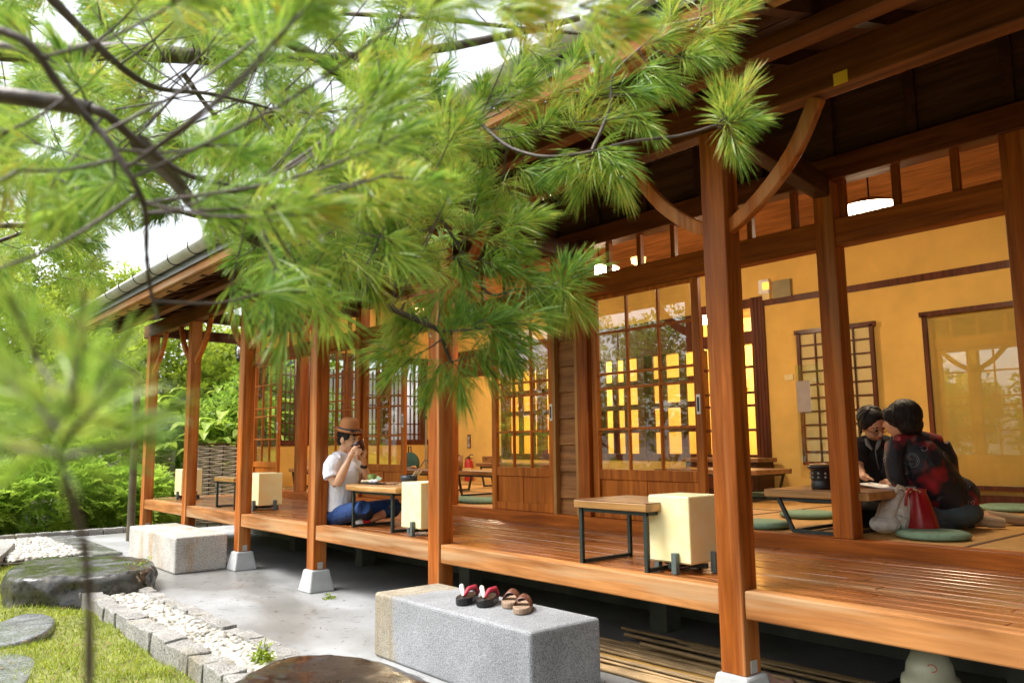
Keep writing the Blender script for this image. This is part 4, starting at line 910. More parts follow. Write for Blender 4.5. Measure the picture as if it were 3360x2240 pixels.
def tree(name, label, base, H, crown, nclump, mat, lf=(.16, .05), npc=70, cl=.42, group=None, trunk_r=.14, seed=0):
    rr = random.Random(seed); t = thing(name, label, 'tree', (base[0], base[1], -.3), group)
    tb = MB(); bx_, by_ = base; top = (crown[0][0], crown[0][1], crown[0][2])
    tb.tube([(bx_, by_, -.35), (bx_+.1, by_+.05, H*.3), (bx_+(top[0]-bx_)*.6, by_+(top[1]-by_)*.6, H*.62), (top[0], top[1], H*.9)], [trunk_r, trunk_r*.8, trunk_r*.5, trunk_r*.15], 8)
    C = []
    for (cx, cy, cz, rx, ry, rz_) in crown:
        P = ell_pts((cx, cy, cz), (rx, ry, rz_), max(4, int(nclump/len(crown))), .35); C.append(P)
        for q in P[:5]:
            z0 = rr.uniform(.35, .7)*H; tb.tube([(bx_+(top[0]-bx_)*.5, by_+(top[1]-by_)*.5, min(z0, q[2]-.1)), ((bx_+q[0])/2, (by_+q[1])/2, (z0+q[2])/2+.1), tuple(q)], [trunk_r*.35, trunk_r*.22, .01], 5)
    tb.build('trunk', BARK, t)
    leaves('crown', np.concatenate(C), cl, npc, lf[0], lf[1], mat, t); return t
tree('broadleaf_tree', 'yellow green tree behind the end of the veranda', (7.5, 24), 5, [(7.5, 24, 4.0, 2.6, 2, 1.5), (5.5, 23.5, 3.0, 2, 1.8, 1.4), (9.5, 24, 3.0, 2, 2, 1.6)], 330, LEAF_Y, group='trees beyond the garden', seed=1)
tree('broadleaf_tree', 'bright green tree left of the downpipe', (2.5, 26), 7, [(2.5, 26, 5.0, 2.8, 2, 1.8), (.5, 26, 3.6, 2.4, 2, 1.8), (4.5, 25.5, 3.2, 2, 2, 1.5)], 360, LEAF_Y, group='trees beyond the garden', seed=2)
tree('broadleaf_tree', 'mid green tree at the far left edge', (-3, 25), 7, [(-3, 25, 5.0, 3, 2.2, 2.3), (-5.5, 24, 3.8, 2.4, 2, 2.2), (-1.2, 24.5, 3, 2, 2, 1.8)], 340, LEAF_G, group='trees beyond the garden', seed=3)
tree('broadleaf_tree', 'pale leafy tree seen over the woven fence', (11.5, 27), 6, [(11.5, 27, 4.2, 2.6, 2, 1.6), (13.5, 27, 3, 2.4, 2, 1.6)], 260, LEAF_Y, group='trees beyond the garden', seed=4)
tree('broadleaf_tree', 'green tree outside the lattice windows of the end wall', (9.0, 20.5), 4, [(9.0, 20.5, 2.2, 1.8, 1.2, 1.4), (7.6, 20.0, 1.5, 1.2, 1, 1.2)], 150, LEAF_G, group='trees beyond the garden', seed=5)
tree('broadleaf_tree', 'round green tree on the garden side, mirrored in the door glass', (-6, 13), 5, [(-6, 13, 3.4, 2.2, 2.4, 2.0), (-5.5, 10.5, 2.2, 1.8, 1.8, 1.5)], 220, LEAF_G, group='garden trees mirrored in the glass', seed=6)
tree('broadleaf_tree', 'second garden tree mirrored in the door glass', (-9, 19), 6, [(-9, 19, 3.6, 2.6, 2.6, 2.4), (-8, 22.5, 2.8, 2.2, 2, 2)], 220, LEAF_Y, group='garden trees mirrored in the glass', seed=7)
tree('broadleaf_tree', 'garden tree behind the viewer mirrored beside the two women', (-7.5, 4.5), 5, [(-7.5, 4.5, 3.0, 2.2, 2.2, 2.0), (-7, 7.2, 2.2, 1.8, 1.6, 1.6)], 200, LEAF_G, group='garden trees mirrored in the glass', seed=8)
tree('hedge', 'clipped green hedge along the garden side', (-4, 8), .8, [(-3.8, y_, .3, .7, 1.2, .7) for y_ in (3, 5, 7, 9, 11, 13, 15)], 260, LEAF_G, cl=.3, npc=50, trunk_r=.05, seed=9)
tree('broadleaf_tree', 'tall pale green tree rising behind the left garden', (4.2, 29), 8, [(4.2, 29, 7.2, 2.4, 2.0, 1.9), (1.8, 29, 6.4, 2.2, 2.0, 2.4), (6.8, 29.5, 5.8, 2.2, 2.0, 1.8)], 420, LEAF_Y, group='trees beyond the garden', seed=21)
tree('broadleaf_tree', 'unseen dense tree added behind the viewer to block light', (-1.5, -6.5), 7, [(-1.5, -6.5, 4.2, 3, 2, 3), (2.0, -7.5, 3.6, 2.4, 2, 3), (-4.5, -4.5, 3.4, 2.2, 2, 2.6)], 420, LEAF_G, cl=.55, npc=90, group='garden trees mirrored in the glass', seed=22)  # added out of view to keep rear light off the near post faces
# broad-leaved plants behind the woven fence
def broad_plant(label, x, y, z, n=26, L=.62, seed=0):
    t = thing('broadleaf_plant', label, 'plant', (x, y, -.2), 'broad-leaved plants by the woven fence'); rr = random.Random(seed); b = MB(); sm = MB()
    for k in range(n):
        a = rr.uniform(0, 6.28); h = z*rr.uniform(.5, 1.05); o = Vector((x+rr.uniform(-.35, .35), y+rr.uniform(-.3, .3), -.2)); d_ = Vector((math.cos(a), math.sin(a), 0)); tp_ = o+d_*.3+Vector((0, 0, h+.2)); sm.tube([o, o+Vector((0, 0, h*.6)), tp_], .012, 4)
        l = L*rr.uniform(.6, 1.2); w = l*.16; s_ = Vector((-d_.y, d_.x, 0)); pr_ = tp_; vs = [tp_]
        for j, (f_, ww, dz) in enumerate(((.25, .8, .10), (.5, 1, .12), (.75, .75, .03))): c_ = tp_+d_*l*f_+Vector((0, 0, l*dz)); vs += [c_+s_*w*ww+Vector((0, 0, .02)), c_-Vector((0, 0, .01)), c_-s_*w*ww+Vector((0, 0, .02))]
        vs.append(tp_+d_*l-Vector((0, 0, l*.16)))
        b.add(vs, [(0, 2, 1), (0, 3, 2), (1, 2, 5, 4), (2, 3, 6, 5), (4, 5, 8, 7), (5, 6, 9, 8), (7, 8, 10), (8, 9, 10)])
    sm.build('stem', LEAF_G, t); b.build('foliage', LEAF_B, t)
for k, (x, y, z, lb) in enumerate(((7.3, 18.6, 2.1, 'broad-leaved plant rising over the woven fence beside the dark pole'), (6.5, 19.2, 2.0, 'broad-leaved plant over the left end of the woven fence'), (8.2, 19.6, 2.5, 'taller broad-leaved plant seen behind the dark pole'), (6.0, 21.2, 2.6, 'broad-leaved plant behind the fourth and fifth posts'), (7.6, 21.8, 3.0, 'highest broad-leaved plant below the neighbouring eave'))):
    broad_plant(lb, x, y, z, 46, .75, k)
shrub_f('brown-tipped feathery bush over the woven fence', (8.0, 22.8, 2.6), (1.8, 1.2, 1.2), 900, .4, LEAF_Y)
# woven bamboo fence
def woven(label, xa, ya, xb, yb, z0, z1):
    t = thing('woven_fence', label, 'fence', ((xa+xb)/2, (ya+yb)/2, -.1), 'woven bamboo fences'); a, b = Vector((xa, ya, 0)), Vector((xb, yb, 0)); L = (b-a).length; d_ = (b-a)/L; nn = Vector((-d_.y, d_.x, 0))
    nst = max(3, int(L/.24)+1)
    for k in range(nst): p = a+d_*L*k/(nst-1); MB().bar((p.x, p.y, -.25), (p.x, p.y, z1+.02), .07, .02, d_).build('stake', W_DARK, t)
    w = MB(); z = z0; row = 0
    while z < z1:
        pts = []; m_ = (nst-1)*4
        for j in range(m_+1): s_ = math.sin(math.pi*(j/4)+math.pi*row+math.pi/2); p = a+d_*L*j/m_+nn*(.035*s_); pts.append((p.x, p.y, z+.006*math.sin(j*.9+row*2)))
        w.tube(pts, .017, 6, flat=1.0); z += .045; row += 1
    w.build('woven_slats', plain('weathered_bamboo', (.42, .34, .25), .55, var=.4, sc=9), t)
    MB().bar((a.x, a.y, z1+.03), (b.x, b.y, z1+.03), .09, .03).build('cap_rail', W_DARK, t)
    for p in (a, b): MB().bar((p.x, p.y, -.25), (p.x, p.y, z1+.05), .08, .08).build('post', CONC, t)
woven('woven bamboo fence past the end of the veranda', 5.85, 17.3, 7.4, 16.9, -.1, 1.50)
woven('second woven bamboo fence farther back between the posts', 5.0, 19.6, 6.0, 19.3, .1, 1.35)
# neighbouring eave and pale building beyond
t = thing('neighbour_house', 'neighbouring dark eaved house just visible past the veranda end', 'building', (9, 23, 0))
slab(9.0, 14, (3.6, 4.7), (3.75, 4.85), 21.6, 26).build('roof', TILE, t); MB().box(9.8, 14, 22.0, 26, -.1, 3.7).build('wall', plain('grey_render', (.5, .5, .48), .8), t)

# ------------------------------------------------------------------ the pine in front
def needle_mat():
    mt, t, b = nodes('pine_needle')
    n = noise(t, sc=5, det=2); n2 = noise(t, sc=60, det=1)
    r = ramp(t, [(.31, (.08, .20, .035)), (.44, (.21, .37, .05)), (.56, (.42, .54, .08)), (.66, (.64, .50, .09))])
    a = t.nodes.new('ShaderNodeMath'); a.operation = 'MULTIPLY_ADD'; a.inputs[1].default_value = .45; t.links.new(n2.outputs[0], a.inputs[0])
    h = t.nodes.new('ShaderNodeMath'); h.operation = 'MULTIPLY'; h.inputs[1].default_value = .55; t.links.new(n.outputs[0], h.inputs[0]); t.links.new(h.outputs[0], a.inputs[2])
    t.links.new(a.outputs[0], r.inputs[0]); t.links.new(r.outputs[0], b.inputs['Base Color']); b.inputs['Roughness'].default_value = .32
    tl = t.nodes.new('ShaderNodeBsdfTranslucent'); t.links.new(r.outputs[0], tl.inputs[0]); mx = t.nodes.new('ShaderNodeMixShader'); mx.inputs[0].default_value = .5
    t.links.new(b.outputs[0], mx.inputs[1]); t.links.new(tl.outputs[0], mx.inputs[2]); t.links.new(mx.outputs[0], t.nodes['Material Output'].inputs[0]); return mt
NEEDLE = needle_mat()
PBARK = plain('wet_pine_bark', (.070, .048, .036), .5, var=.4, sc=30, bmp=.7)
def needles(P, D, L, m=120, spread=1.15, w=.0016, nr=NR):
    """P tips of twigs (k,3), D directions, L needle length (k): brush-like tufts."""
    k = len(P); n = k*m; D = D/np.linalg.norm(D, axis=1)[:, None]
    Dn = np.repeat(D, m, 0); Pn = np.repeat(P, m, 0); Ln = np.repeat(L, m)*nr.uniform(.72, 1.1, n)
    q = nr.normal(size=(n, 3)); q -= (q*Dn).sum(1)[:, None]*Dn; q /= np.linalg.norm(q, axis=1)[:, None]
    s = nr.uniform(0, 1, n); th = (.10+spread*(1-s)**.9)*nr.uniform(.7, 1.1, n)
    o = Pn - Dn*((1-s)*np.repeat(L, m)*.85)[:, None]
    t = Dn*np.cos(th)[:, None]+q*np.sin(th)[:, None]
    sd_ = np.cross(t, nr.normal(size=(n, 3))); sd_ /= np.linalg.norm(sd_, axis=1)[:, None]+1e-9
    mid = o+t*(Ln*.55)[:, None]; tip = o+t*Ln[:, None]; tip[:, 2] -= Ln*.10
    W_ = w*nr.uniform(.8, 1.2, n)[:, None]
    return np.stack([o, mid+sd_*W_, tip, mid-sd_*W_], 1)
pine = thing('pine_tree', 'pine tree with long green needle tufts reaching in front of the tea house', 'tree', (-1.6, 1.6, -.3))
prn = random.Random(11)
BR = [  # main branches: (photo px, px, depth), radius at each end
 ([(-500, 60, 2.5), (0, 168, 2.6), (400, 170, 2.65), (800, 195, 2.8), (1150, 190, 3.0), (1500, 150, 3.2), (1900, 60, 3.3)], .040, .014),
 ([(60, -120, 1.5), (250, 80, 1.55), (390, 215, 1.6), (520, 290, 1.7), (700, 310, 1.9), (900, 360, 2.1)], .011, .003),
 ([(-200, 60, .95), (70, 128, .95), (200, 290, .98), (306, 408, 1.0), (357, 465, 1.0), (446, 612, 1.0), (478, 701, 1.02), (481, 829, 1.05), (492, 940, 1.1), (520, 1050, 1.1)], .006, .0022),
 ([(300, 357, 1.25), (357, 383, 1.25), (459, 472, 1.3), (600, 568, 1.35), (720, 600, 1.4), (829, 619, 1.45)], .009, .003),
 ([(459, 472, 1.3), (574, 593, 1.6), (644, 676, 1.75), (757, 743, 1.9), (914, 829, 2.0), (1086, 914, 2.1), (1257, 1000, 2.15), (1380, 1055, 2.2), (1443, 1086, 2.25), (1457, 1129, 2.3), (1479, 1186, 2.3)], .016, .005),
 ([(800, 60, 2.3), (1030, 185, 2.35), (1143, 271, 2.4), (1214, 314, 2.4), (1307, 357, 2.4), (1443, 364, 2.5), (1571, 400, 2.6)], .018, .007),
 ([(1307, 357, 2.4), (1371, 471, 2.45), (1450, 600, 2.5), (1560, 700, 2.55)], .009, .004),
 ([(1571, 400, 2.6), (1650, 470, 2.5), (1714, 500, 2.45), (1800, 515, 2.4), (1930, 500, 2.4), (2070, 465, 2.4), (2230, 445, 2.4), (2345, 412, 2.4)], .007, .0035),
 ([(1943, 493, 2.4), (2000, 357, 2.45), (2015, 243, 2.5), (2110, 150, 2.5)], .006, .003),
 ([(1400, 640, 2.5), (1500, 800, 2.5), (1600, 960, 2.45), (1690, 950, 2.4), (1830, 945, 2.35)], .006, .003),
 ([(1000, 40, 3.0), (1400, 60, 2.9), (1900, 110, 2.8), (2150, 90, 2.7), (2300, 60, 2.6)], .010, .004),
 ([(1443, 1086, 2.25), (1560, 1080, 2.25), (1650, 1060, 2.25)], .004, .002),
 ([(290, 2420, .47), (292, 2000, .47), (271, 1757, .46), (214, 1571, .45), (195, 1450, .45), (230, 1300, .47)], .0028, .0014),
 ([(-500, 500, 3.0), (0, 740, 3.0), (350, 640, 3.1), (700, 720, 3.2), (1000, 700, 3.3)], .014, .005),
 ([(-400, 900, 2.6), (0, 790, 2.6), (240, 690, 2.7)], .010, .004),
 ([(600, 240, 2.7), (760, 420, 2.8), (1050, 480, 2.9)], .010, .004),
]
bb = MB(); nodes_ = []
def smooth_path(pts, sub=5):
    out = []; n = len(pts)
    for i in range(n-1):
        p0, p1, p2, p3 = pts[max(i-1, 0)], pts[i], pts[i+1], pts[min(i+2, n-1)]
        for j in range(sub): t = j/sub; out.append(.5*((2*p1)+(-p0+p2)*t+(2*p0-5*p1+4*p2-p3)*t*t+(-p0+3*p1-3*p2+p3)*t**3))
    return out+[pts[-1]]
for pts, r0_, r1_ in BR:
    P = smooth_path([at(*q) for q in pts]); k = len(P)
    bb.tube(P, [r0_+(r1_-r0_)*i/(k-1)*(1.0)+.0006*math.sin(i*2.3) for i in range(k)], 8); nodes_ += P
# trunk off the left side of the view
bb.tube(smooth_path([Vector((-1.6, 1.6, -.35)), Vector((-1.5, 1.7, .8)), Vector((-1.25, 1.6, 1.9)), Vector((-1.0, 1.8, 2.6)), at(-500, 60, 2.5)]), [.14]*6+[.12]*5+[.09]*5+[.06]*4+[.045], 12)
bb.tube(smooth_path([Vector((-1.5, 1.7, .8)), Vector((-1.0, 1.2, 1.4)), at(-500, 300, 1.3), at(-200, 60, .95)]), [.05]*6+[.03]*5+[.012]*4+[.006], 8)
bb.tube(smooth_path([at(-500, 300, 1.3), at(-100, 300, 1.25), at(300, 357, 1.25)]), [.02]*5+[.014]*5+[.012], 8)
bb.tube([Vector((-1.0, 1.8, 2.6)), at(-400, 900, 2.6)], [.04, .012], 8); bb.tube([Vector((-1.0, 1.8, 2.6)), at(-500, 500, 3.0)], [.04, .015], 8)
bb.tube([Vector((-1.0, 1.8, 2.6)), at(60, -120, 1.5)], [.04, .016], 8); bb.tube([at(290, 2420, .47), Vector((-.3, .35, -.28))], [.0028, .005], 8)
bb.tube([at(800, 60, 2.3), at(800, 195, 2.8)], [.018, .02], 8); bb.tube([at(1000, 40, 3.0), at(1150, 190, 3.0)], [.012, .014], 8)
nodes_ = [q for q in nodes_]
TP_, TD_, TL_ = [], [], []
NA = np.array([q[:] for q in nodes_])
def tuft(px, py, d, L=.125, dirn=None, sub=3, sp=.05, link=True):
    p = at(px, py, d)
    j = int(np.argmin(np.linalg.norm(NA-np.array(p[:]), axis=1))); q = Vector(NA[j]); dv = p-q
    if dirn is not None: dv2 = (RT*dirn[0]+UP*dirn[1]+FW*(dirn[2] if len(dirn) > 2 else 0))
    else: dv2 = dv+Vector((prn.uniform(-1, 1), prn.uniform(-1, 1), prn.uniform(-.3, 1)))*.4*max(.1, dv.length)
    dv2.normalize()
    if link and dv.length < .5:
        mid = q.lerp(p, .55)+Vector((0, 0, -.05*dv.length)); bb.tube(smooth_path([q, mid, p], 3), [.0024]*3+[.0019]*3+[.0014], 5)
    for s_ in range(sub):
        o = Vector((prn.uniform(-1, 1), prn.uniform(-1, 1), prn.uniform(-1, 1)))*(0 if s_ == 0 else sp); dd = (dv2+o*9).normalized()
        bb.tube([p, p+dd*L*.9+o], [.0022, .0014], 4, False)
        TP_.append((p+o+dd*L*.55)[:]); TD_.append(dd[:]); TL_.append(L*prn.uniform(.68, 1.15))
# tufts that make the pine's right-hand outline and its sharp middle
for px, py, d, dx, dy in ((2375, 385, 2.4, -.3, .9), (2400, 370, 2.4, .3, .8), (2410, 400, 2.4, .9, .15), (2395, 430, 2.4, .3, -.7), (1845, 940, 2.35, .1, .9), (1860, 930, 2.35, .8, .5), (1850, 960, 2.35, .6, -.6), (1835, 960, 2.35, -.1, -.9),
    (2360, 80, 2.5, .7, .6), (2290, 110, 2.5, .8, -.1), (2250, 190, 2.5, .8, -.3), (2200, 60, 2.5, .2, .9), (2140, 140, 2.5, .7, .3), (2140, 235, 2.5, .9, -.4), (2060, 310, 2.45, .9, -.2), (2080, 380, 2.45, .7, -.7), (1980, 400, 2.45, .6, .2), (1960, 300, 2.5, .3, .6), (2010, 540, 2.4, .3, -.9), (1940, 545, 2.4, -.3, -.8), (1890, 520, 2.4, -.5, -.5), (1990, 500, 2.4, .7, -.5),
    (1880, 400, 2.5, .2, .4), (1820, 300, 2.6, .3, .5), (1780, 420, 2.6, .2, .2), (1700, 330, 2.7, .3, .5), (1650, 420, 2.6, .4, -.2), (1580, 340, 2.7, .2, .6), (1720, 560, 2.5, .7, -.4), (1650, 600, 2.55, .6, -.7), (1560, 570, 2.55, .3, -.8), (1480, 560, 2.6, -.2, -.6), (1500, 480, 2.6, .3, .4), (1420, 480, 2.6, -.4, .2),
    (1880, 230, 2.7, .4, .8), (1960, 160, 2.7, .3, .8), (2040, 60, 2.7, .3, .8), (1800, 160, 2.8, .2, .8), (1700, 220, 2.8, .2, .7), (2380, 10, 2.5, .6, .6), (2300, 20, 2.55, .3, .8),
    (1500, 650, 2.5, -.3, .7), (1560, 660, 2.5, .4, .9), (1620, 700, 2.5, .9, .3), (1690, 740, 2.4, .8, .3), (1650, 790, 2.4, .7, -.2), (1560, 760, 2.45, .2, .3), (1450, 730, 2.45, -.5, .5), (1380, 760, 2.4, -.6, .1), (1500, 850, 2.4, .1, -.2), (1430, 850, 2.4, -.5, -.2), (1590, 860, 2.4, .5, -.1), (1670, 890, 2.4, .8, -.1), (1740, 940, 2.35, .5, -.7), (1640, 980, 2.35, .3, -.8), (1540, 950, 2.35, .1, -.5), (1450, 960, 2.3, -.3, -.3),
    (1400, 1040, 2.25, -.8, -.3), (1330, 1130, 2.25, -.9, -.3), (1370, 1160, 2.25, -.8, -.6), (1440, 1200, 2.3, -.5, -.9), (1500, 1200, 2.3, .2, -1), (1560, 1160, 2.3, .6, -.7), (1620, 1090, 2.25, .8, -.5), (1560, 1060, 2.25, .5, .2), (1680, 1060, 2.25, .9, -.1), (1480, 1100, 2.25, .1, .3), (1650, 1130, 2.25, .5, -.8),
    (1130, 830, 2.0, .2, -.7), (1200, 900, 2.1, .3, -.6), (1060, 830, 2.0, -.2, -.5), (1250, 850, 2.2, .3, .3), (1180, 780, 2.2, .2, .5), (960, 790, 1.9, -.2, -.6), (1300, 920, 2.2, .2, .6), (1330, 990, 2.2, -.3, -.5)):
    tuft(px, py, d, .108, (dx, dy, prn.uniform(-.35, .35)), 2, .02)
gaps = [(170, 110, 110), (40, 220, 60), (560, 215, 70), (860, 300, 70), (620, 300, 90), (720, 370, 60), (1090, 290, 70), (1130, 80, 70), (60, 690, 80), (240, 485, 55), (800, 540, 50), (110, 780, 60), (520, 810, 60), (590, 800, 60), (1190, 30, 40), (90, 860, 50), (1460, 230, 60), (1320, 120, 50), (420, 900, 40)]
def infill(n, x0, x1, y0, y1, d0, d1, L, sub=2, lim=lambda x, y: True, gapw=1.0):
    k = 0; tries = 0
    while k < n and tries < n*20:
        tries += 1; px, py = prn.uniform(x0, x1), prn.uniform(y0, y1)
        if not lim(px, py) or any((px-a)**2+(py-b)**2 < (c*gapw)**2 for a, b, c in gaps): continue
        tuft(px, py, prn.uniform(d0, d1), L*prn.uniform(.85, 1.1), None, sub, .05); k += 1
low = lambda x: 880 if x < 150 else (880-.50*(x-150) if x < 680 else (640+2*(x-680) if x < 820 else 920))
infill(205, -60, 1500, -60, 960, 2.1, 3.6, .10, 2, lambda x, y: y < low(x), 1.15)
infill(34, 700, 1500, 250, 850, 2.0, 2.8, .10, 2, lambda x, y: y < low(x), 1.0)
infill(40, 600, 1750, -40, 480, 2.4, 2.9, .10, 2, lambda x, y: True, .7)
infill(150, -80, 850, -60, 900, 3.4, 4.6, .12, 2, lambda x, y: y < low(x)-20, .85)
infill(26, -80, 420, 560, 1150, 3.2, 4.4, .12, 2, lambda x, y: y < 1150-.6*max(0, x-100), .8)
infill(30, -60, 1350, -60, 900, 1.4, 2.0, .095, 2, lambda x, y: y < low(x)-60, 1.5)
infill(9, -60, 1300, -60, 860, .95, 1.25, .09, 2, lambda x, y: y < low(x)-80, 1.6)
for px, py, d in ((1000, 30, .9), (1350, 40, .95), (1650, 30, 1.0), (1900, 20, 1.1), (900, 160, .95), (60, 560, .9), (700, 640, 1.1), (560, 20, .9), (1150, 600, 1.3), (-60, 900, .8)):
    tuft(px, py, d, .085, None, 2, .04)
for px, py, d in ((860, 960, 1.3), (950, 1000, 1.4), (1060, 1010, 1.6), (900, 880, 1.4), (1000, 900, 1.5), (760, 930, 1.5)):
    tuft(px, py, d, .11, None, 1, .04)
# the near hanging sprig at the lower left
NEAR0 = len(TP_)
for px, py, d, dx, dy in ((230, 1330, .46, .1, 1), (200, 1420, .44, -.7, .6), (230, 1420, .44, .7, .6), (190, 1490, .43, -.9, .1), (215, 1500, .43, .9, .2), (150, 1340, .48, -.5, .8), (310, 1290, .50, .5, .9), (60, 1300, .5, -.5, .6), (380, 1400, .5, .8, .3), (250, 1200, .5, .2, 1), (120, 1180, .52, -.3, 1), (90, 1460, .48, -.8, .2)):
    tuft(px, py, d, .052, (dx, dy, prn.uniform(-.3, .3)), 1, .01)
bb.build('branch', PBARK, pine)
V = np.concatenate([needles(np.array(TP_[:NEAR0]), np.array(TD_[:NEAR0]), np.array(TL_[:NEAR0]), 98), needles(np.array(TP_[NEAR0:]), np.array(TD_[NEAR0:]), np.array(TL_[NEAR0:]), 55, w=.0008)])
raw('foliage', V.reshape(-1, 3), np.arange(V.shape[0]*4).reshape(-1, 4), NEEDLE, pine)
q = V[NR.choice(NEAR0*98, 420, replace=False), 2]-np.array([0, 0, .004]); db = MB()
for p in q: db.ell(p, (.0032, .0032, .0042), n=6, k=4)
DROP = plain('water_drop', (.9, .95, 1.0), .03, bmp=0, var=0); DROP.node_tree.nodes['Principled BSDF'].inputs['Transmission Weight'].default_value = 1.0; DROP.node_tree.nodes['Principled BSDF'].inputs['IOR'].default_value = 1.33
tag(db.build('water_drops', DROP, pine), kind='stuff')

# ------------------------------------------------------------------ people
def skin_mat():
    mt, t, b = nodes('skin'); n = noise(t, sc=14, det=3); r = ramp(t, [(.3, (.56, .29, .17)), (.7, (.70, .41, .26))]); t.links.new(n.outputs[0], r.inputs[0]); t.links.new(r.outputs[0], b.inputs['Base Color'])
    b.inputs['Roughness'].default_value = .5; b.inputs['Subsurface Weight'].default_value = .15; b.inputs['Subsurface Radius'].default_value = (.01, .004, .002); return mt
SKIN = skin_mat()
def cloth(name, col, rough=.9, var=.08, folds=.6, sc=7, axis=(1, 1, .5)):
    mt, t, b = nodes(name); n = noise(t, axis, sc, 4, 1.2); n2 = noise(t, sc=160, det=2); r = ramp(t, [(.3, tuple(c*(1-var) for c in col)), (.7, tuple(min(1, c*(1+var)) for c in col))])
    t.links.new(n.outputs[0], r.inputs[0]); t.links.new(r.outputs[0], b.inputs['Base Color']); b.inputs['Roughness'].default_value = rough
    bump(t, b, n.outputs[0], folds, .03); return mt
HAIR = plain('black_hair', (.010, .008, .008), .6, var=.4, sc=60, bmp=.6, spec=.3)
TEE = cloth('white_cotton', (.74, .74, .80), folds=.8, sc=9)
NAVY = cloth('navy_trousers', (.012, .045, .16), folds=.7, sc=9)
FELT = plain('tan_felt', (.42, .17, .06), .85, var=.08, sc=60)
RIBBON = plain('charcoal_ribbon', (.03, .03, .033), .7, bmp=0)
DARKJ = cloth('black_jacket', (.012, .014, .018), folds=.6)
DENIM = cloth('grey_blue_denim', (.06, .085, .10), folds=.5, sc=12)
SOCKB = cloth('beige_sock', (.40, .30, .19), folds=.2)
SOCKR = plain('red_sock', (.62, .02, .02), .8); SOCKW = plain('white_shoe_rubber', (.7, .7, .68), .6)
LIP = plain('lip_tone', (.45, .13, .10), .5, bmp=0); EYEW = plain('eye_white', (.6, .58, .55), .2, bmp=0)
def frame3(fd, up):
    f = fd.normalized(); s = f.cross(up).normalized(); u = s.cross(f).normalized(); return f, s, u
def head_parts(mb, c, fd, up):
    f, s, u = frame3(fd, up); M = Matrix((f, s, u)).transposed()
    H = lambda a, b, d: c+f*a+s*b+u*d
    mb.ell(H(-.008, 0, .025), (.122, .098, .122), M, 20, 14); mb.ell(H(.030, 0, -.045), (.082, .078, .098), M, 18, 12)
    mb.ell(H(.052, 0, -.105), (.040, .040, .035), M); mb.ell(H(.075, .035, -.035), (.030, .028, .03), M); mb.ell(H(.075, -.035, -.035), (.030, .028, .03), M)
    mb.tube([H(.105, 0, .022), H(.122, 0, -.012), H(.134, 0, -.038)], [.010, .013, .017], 8); mb.ell(H(.118, .013, -.042), (.012, .012, .010), M, 8, 6); mb.ell(H(.118, -.013, -.042), (.012, .012, .010), M, 8, 6)
    for q in (-1, 1): mb.ell(H(-.005, q*.098, -.010), (.026, .012, .040), M, 10, 8)
    mb.ell(H(.098, 0, .045), (.018, .065, .014), M)
    return H, M, (f, s, u)
def strands(hb, H, c, r, n, tmax):         # locks of hair combed over the skull from the crown
    for k in range(n):
        a = math.pi*.42+math.pi*1.16*k/(n-1); g = 1.02+.03*math.sin(k*2.7); tm = tmax+.18*math.sin(k*1.9)
        pts = [H(c[0]+r[0]*g*math.sin(t)*math.cos(a+.08*math.sin(t*3+k)), r[1]*g*math.sin(t)*math.sin(a+.08*math.sin(t*3+k)), c[1]+r[2]*g*math.cos(t)) for t in [.15+(tm-.15)*j/7 for j in range(8)]]
        hb.tube(pts, [.006, .010, .011, .011, .011, .010, .008, .003], 5)
def head_detail(t, H, M, lids=True, gaze=0):
    b = MB()
    for q in (-1, 1): b.ell(H(.093, q*.038, .012), (.014, .020, .0085), M, 12, 8)
    b.build('eye', EYEW, t)
    b = MB()
    for q in (-1, 1): b.ell(H(.1035, q*.038+gaze, .012), (.006, .0085, .0085), M, 10, 8)
    b.build('iris', HAIR, t)
    b = MB()
    for q in (-1, 1): b.tube([H(.108, q*.016, .046), H(.106, q*.040, .053), H(.088, q*.066, .044)], [.004, .006, .003], 6); b.tube([H(.104, q*.019, .018), H(.108, q*.038, .025), H(.096, q*.058, .016)], [.002, .0032, .002], 5)
    b.build('eyebrow', HAIR, t)
    MB().ell(H(.103, 0, -.078), (.014, .026, .006), M, 12, 6).ell(H(.101, 0, -.087), (.014, .022, .006), M, 12, 6).build('mouth', LIP, t)
def xf(mb, c, M):
    mb.v = [tuple(c+M @ Vector(q)) for q in mb.v]; return mb
# --- the person in the hat
D = 8.9
P1 = thing('person', 'person in a tan hat and white T-shirt sitting cross-legged, drinking from a dark bowl', 'person', at(1110, 1722, D))
body = MB()
fd1 = RT*.88-FW*.42-UP*.10; up1 = UP+RT*.06
hc = at(1143, 1439, D)
H, M, (f_, s_, u_) = head_parts(body, hc, fd1, up1)
body.tube([at(1122, 1500, D), at(1128, 1476, D), at(1136, 1455, D)], [.075, .058, .055], 12)
body.tube([at(1095, 1512, 8.78), at(1083, 1545, 8.72), at(1088, 1568, 8.69), at(1104, 1590, 8.66)], [.058, .054, .050, .044], 12)
body.tube([at(1104, 1590, 8.66), at(1116, 1567, 8.65), at(1130, 1538, 8.65), at(1146, 1507, 8.65)], [.044, .050, .044, .027], 12)
body.tube([at(1165, 1520, 9.05), at(1192, 1560, 8.98), at(1208, 1583, 8.92)], [.055, .048, .042], 12)
body.tube([at(1208, 1583, 8.92), at(1202, 1556, 8.88), at(1195, 1524, 8.84)], [.042, .044, .027], 12)
body.tube([at(1122, 1500, D), at(1112, 1600, D), at(1115, 1690, D), at(1210, 1676, 8.97), at(1300, 1658, 8.88), at(1265, 1684, 8.72)], [.05, .05, .05, .045, .04, .04], 10); body.tube([at(1095, 1512, 8.78), at(1122, 1500, D), at(1165, 1520, 9.05)], .045, 10)
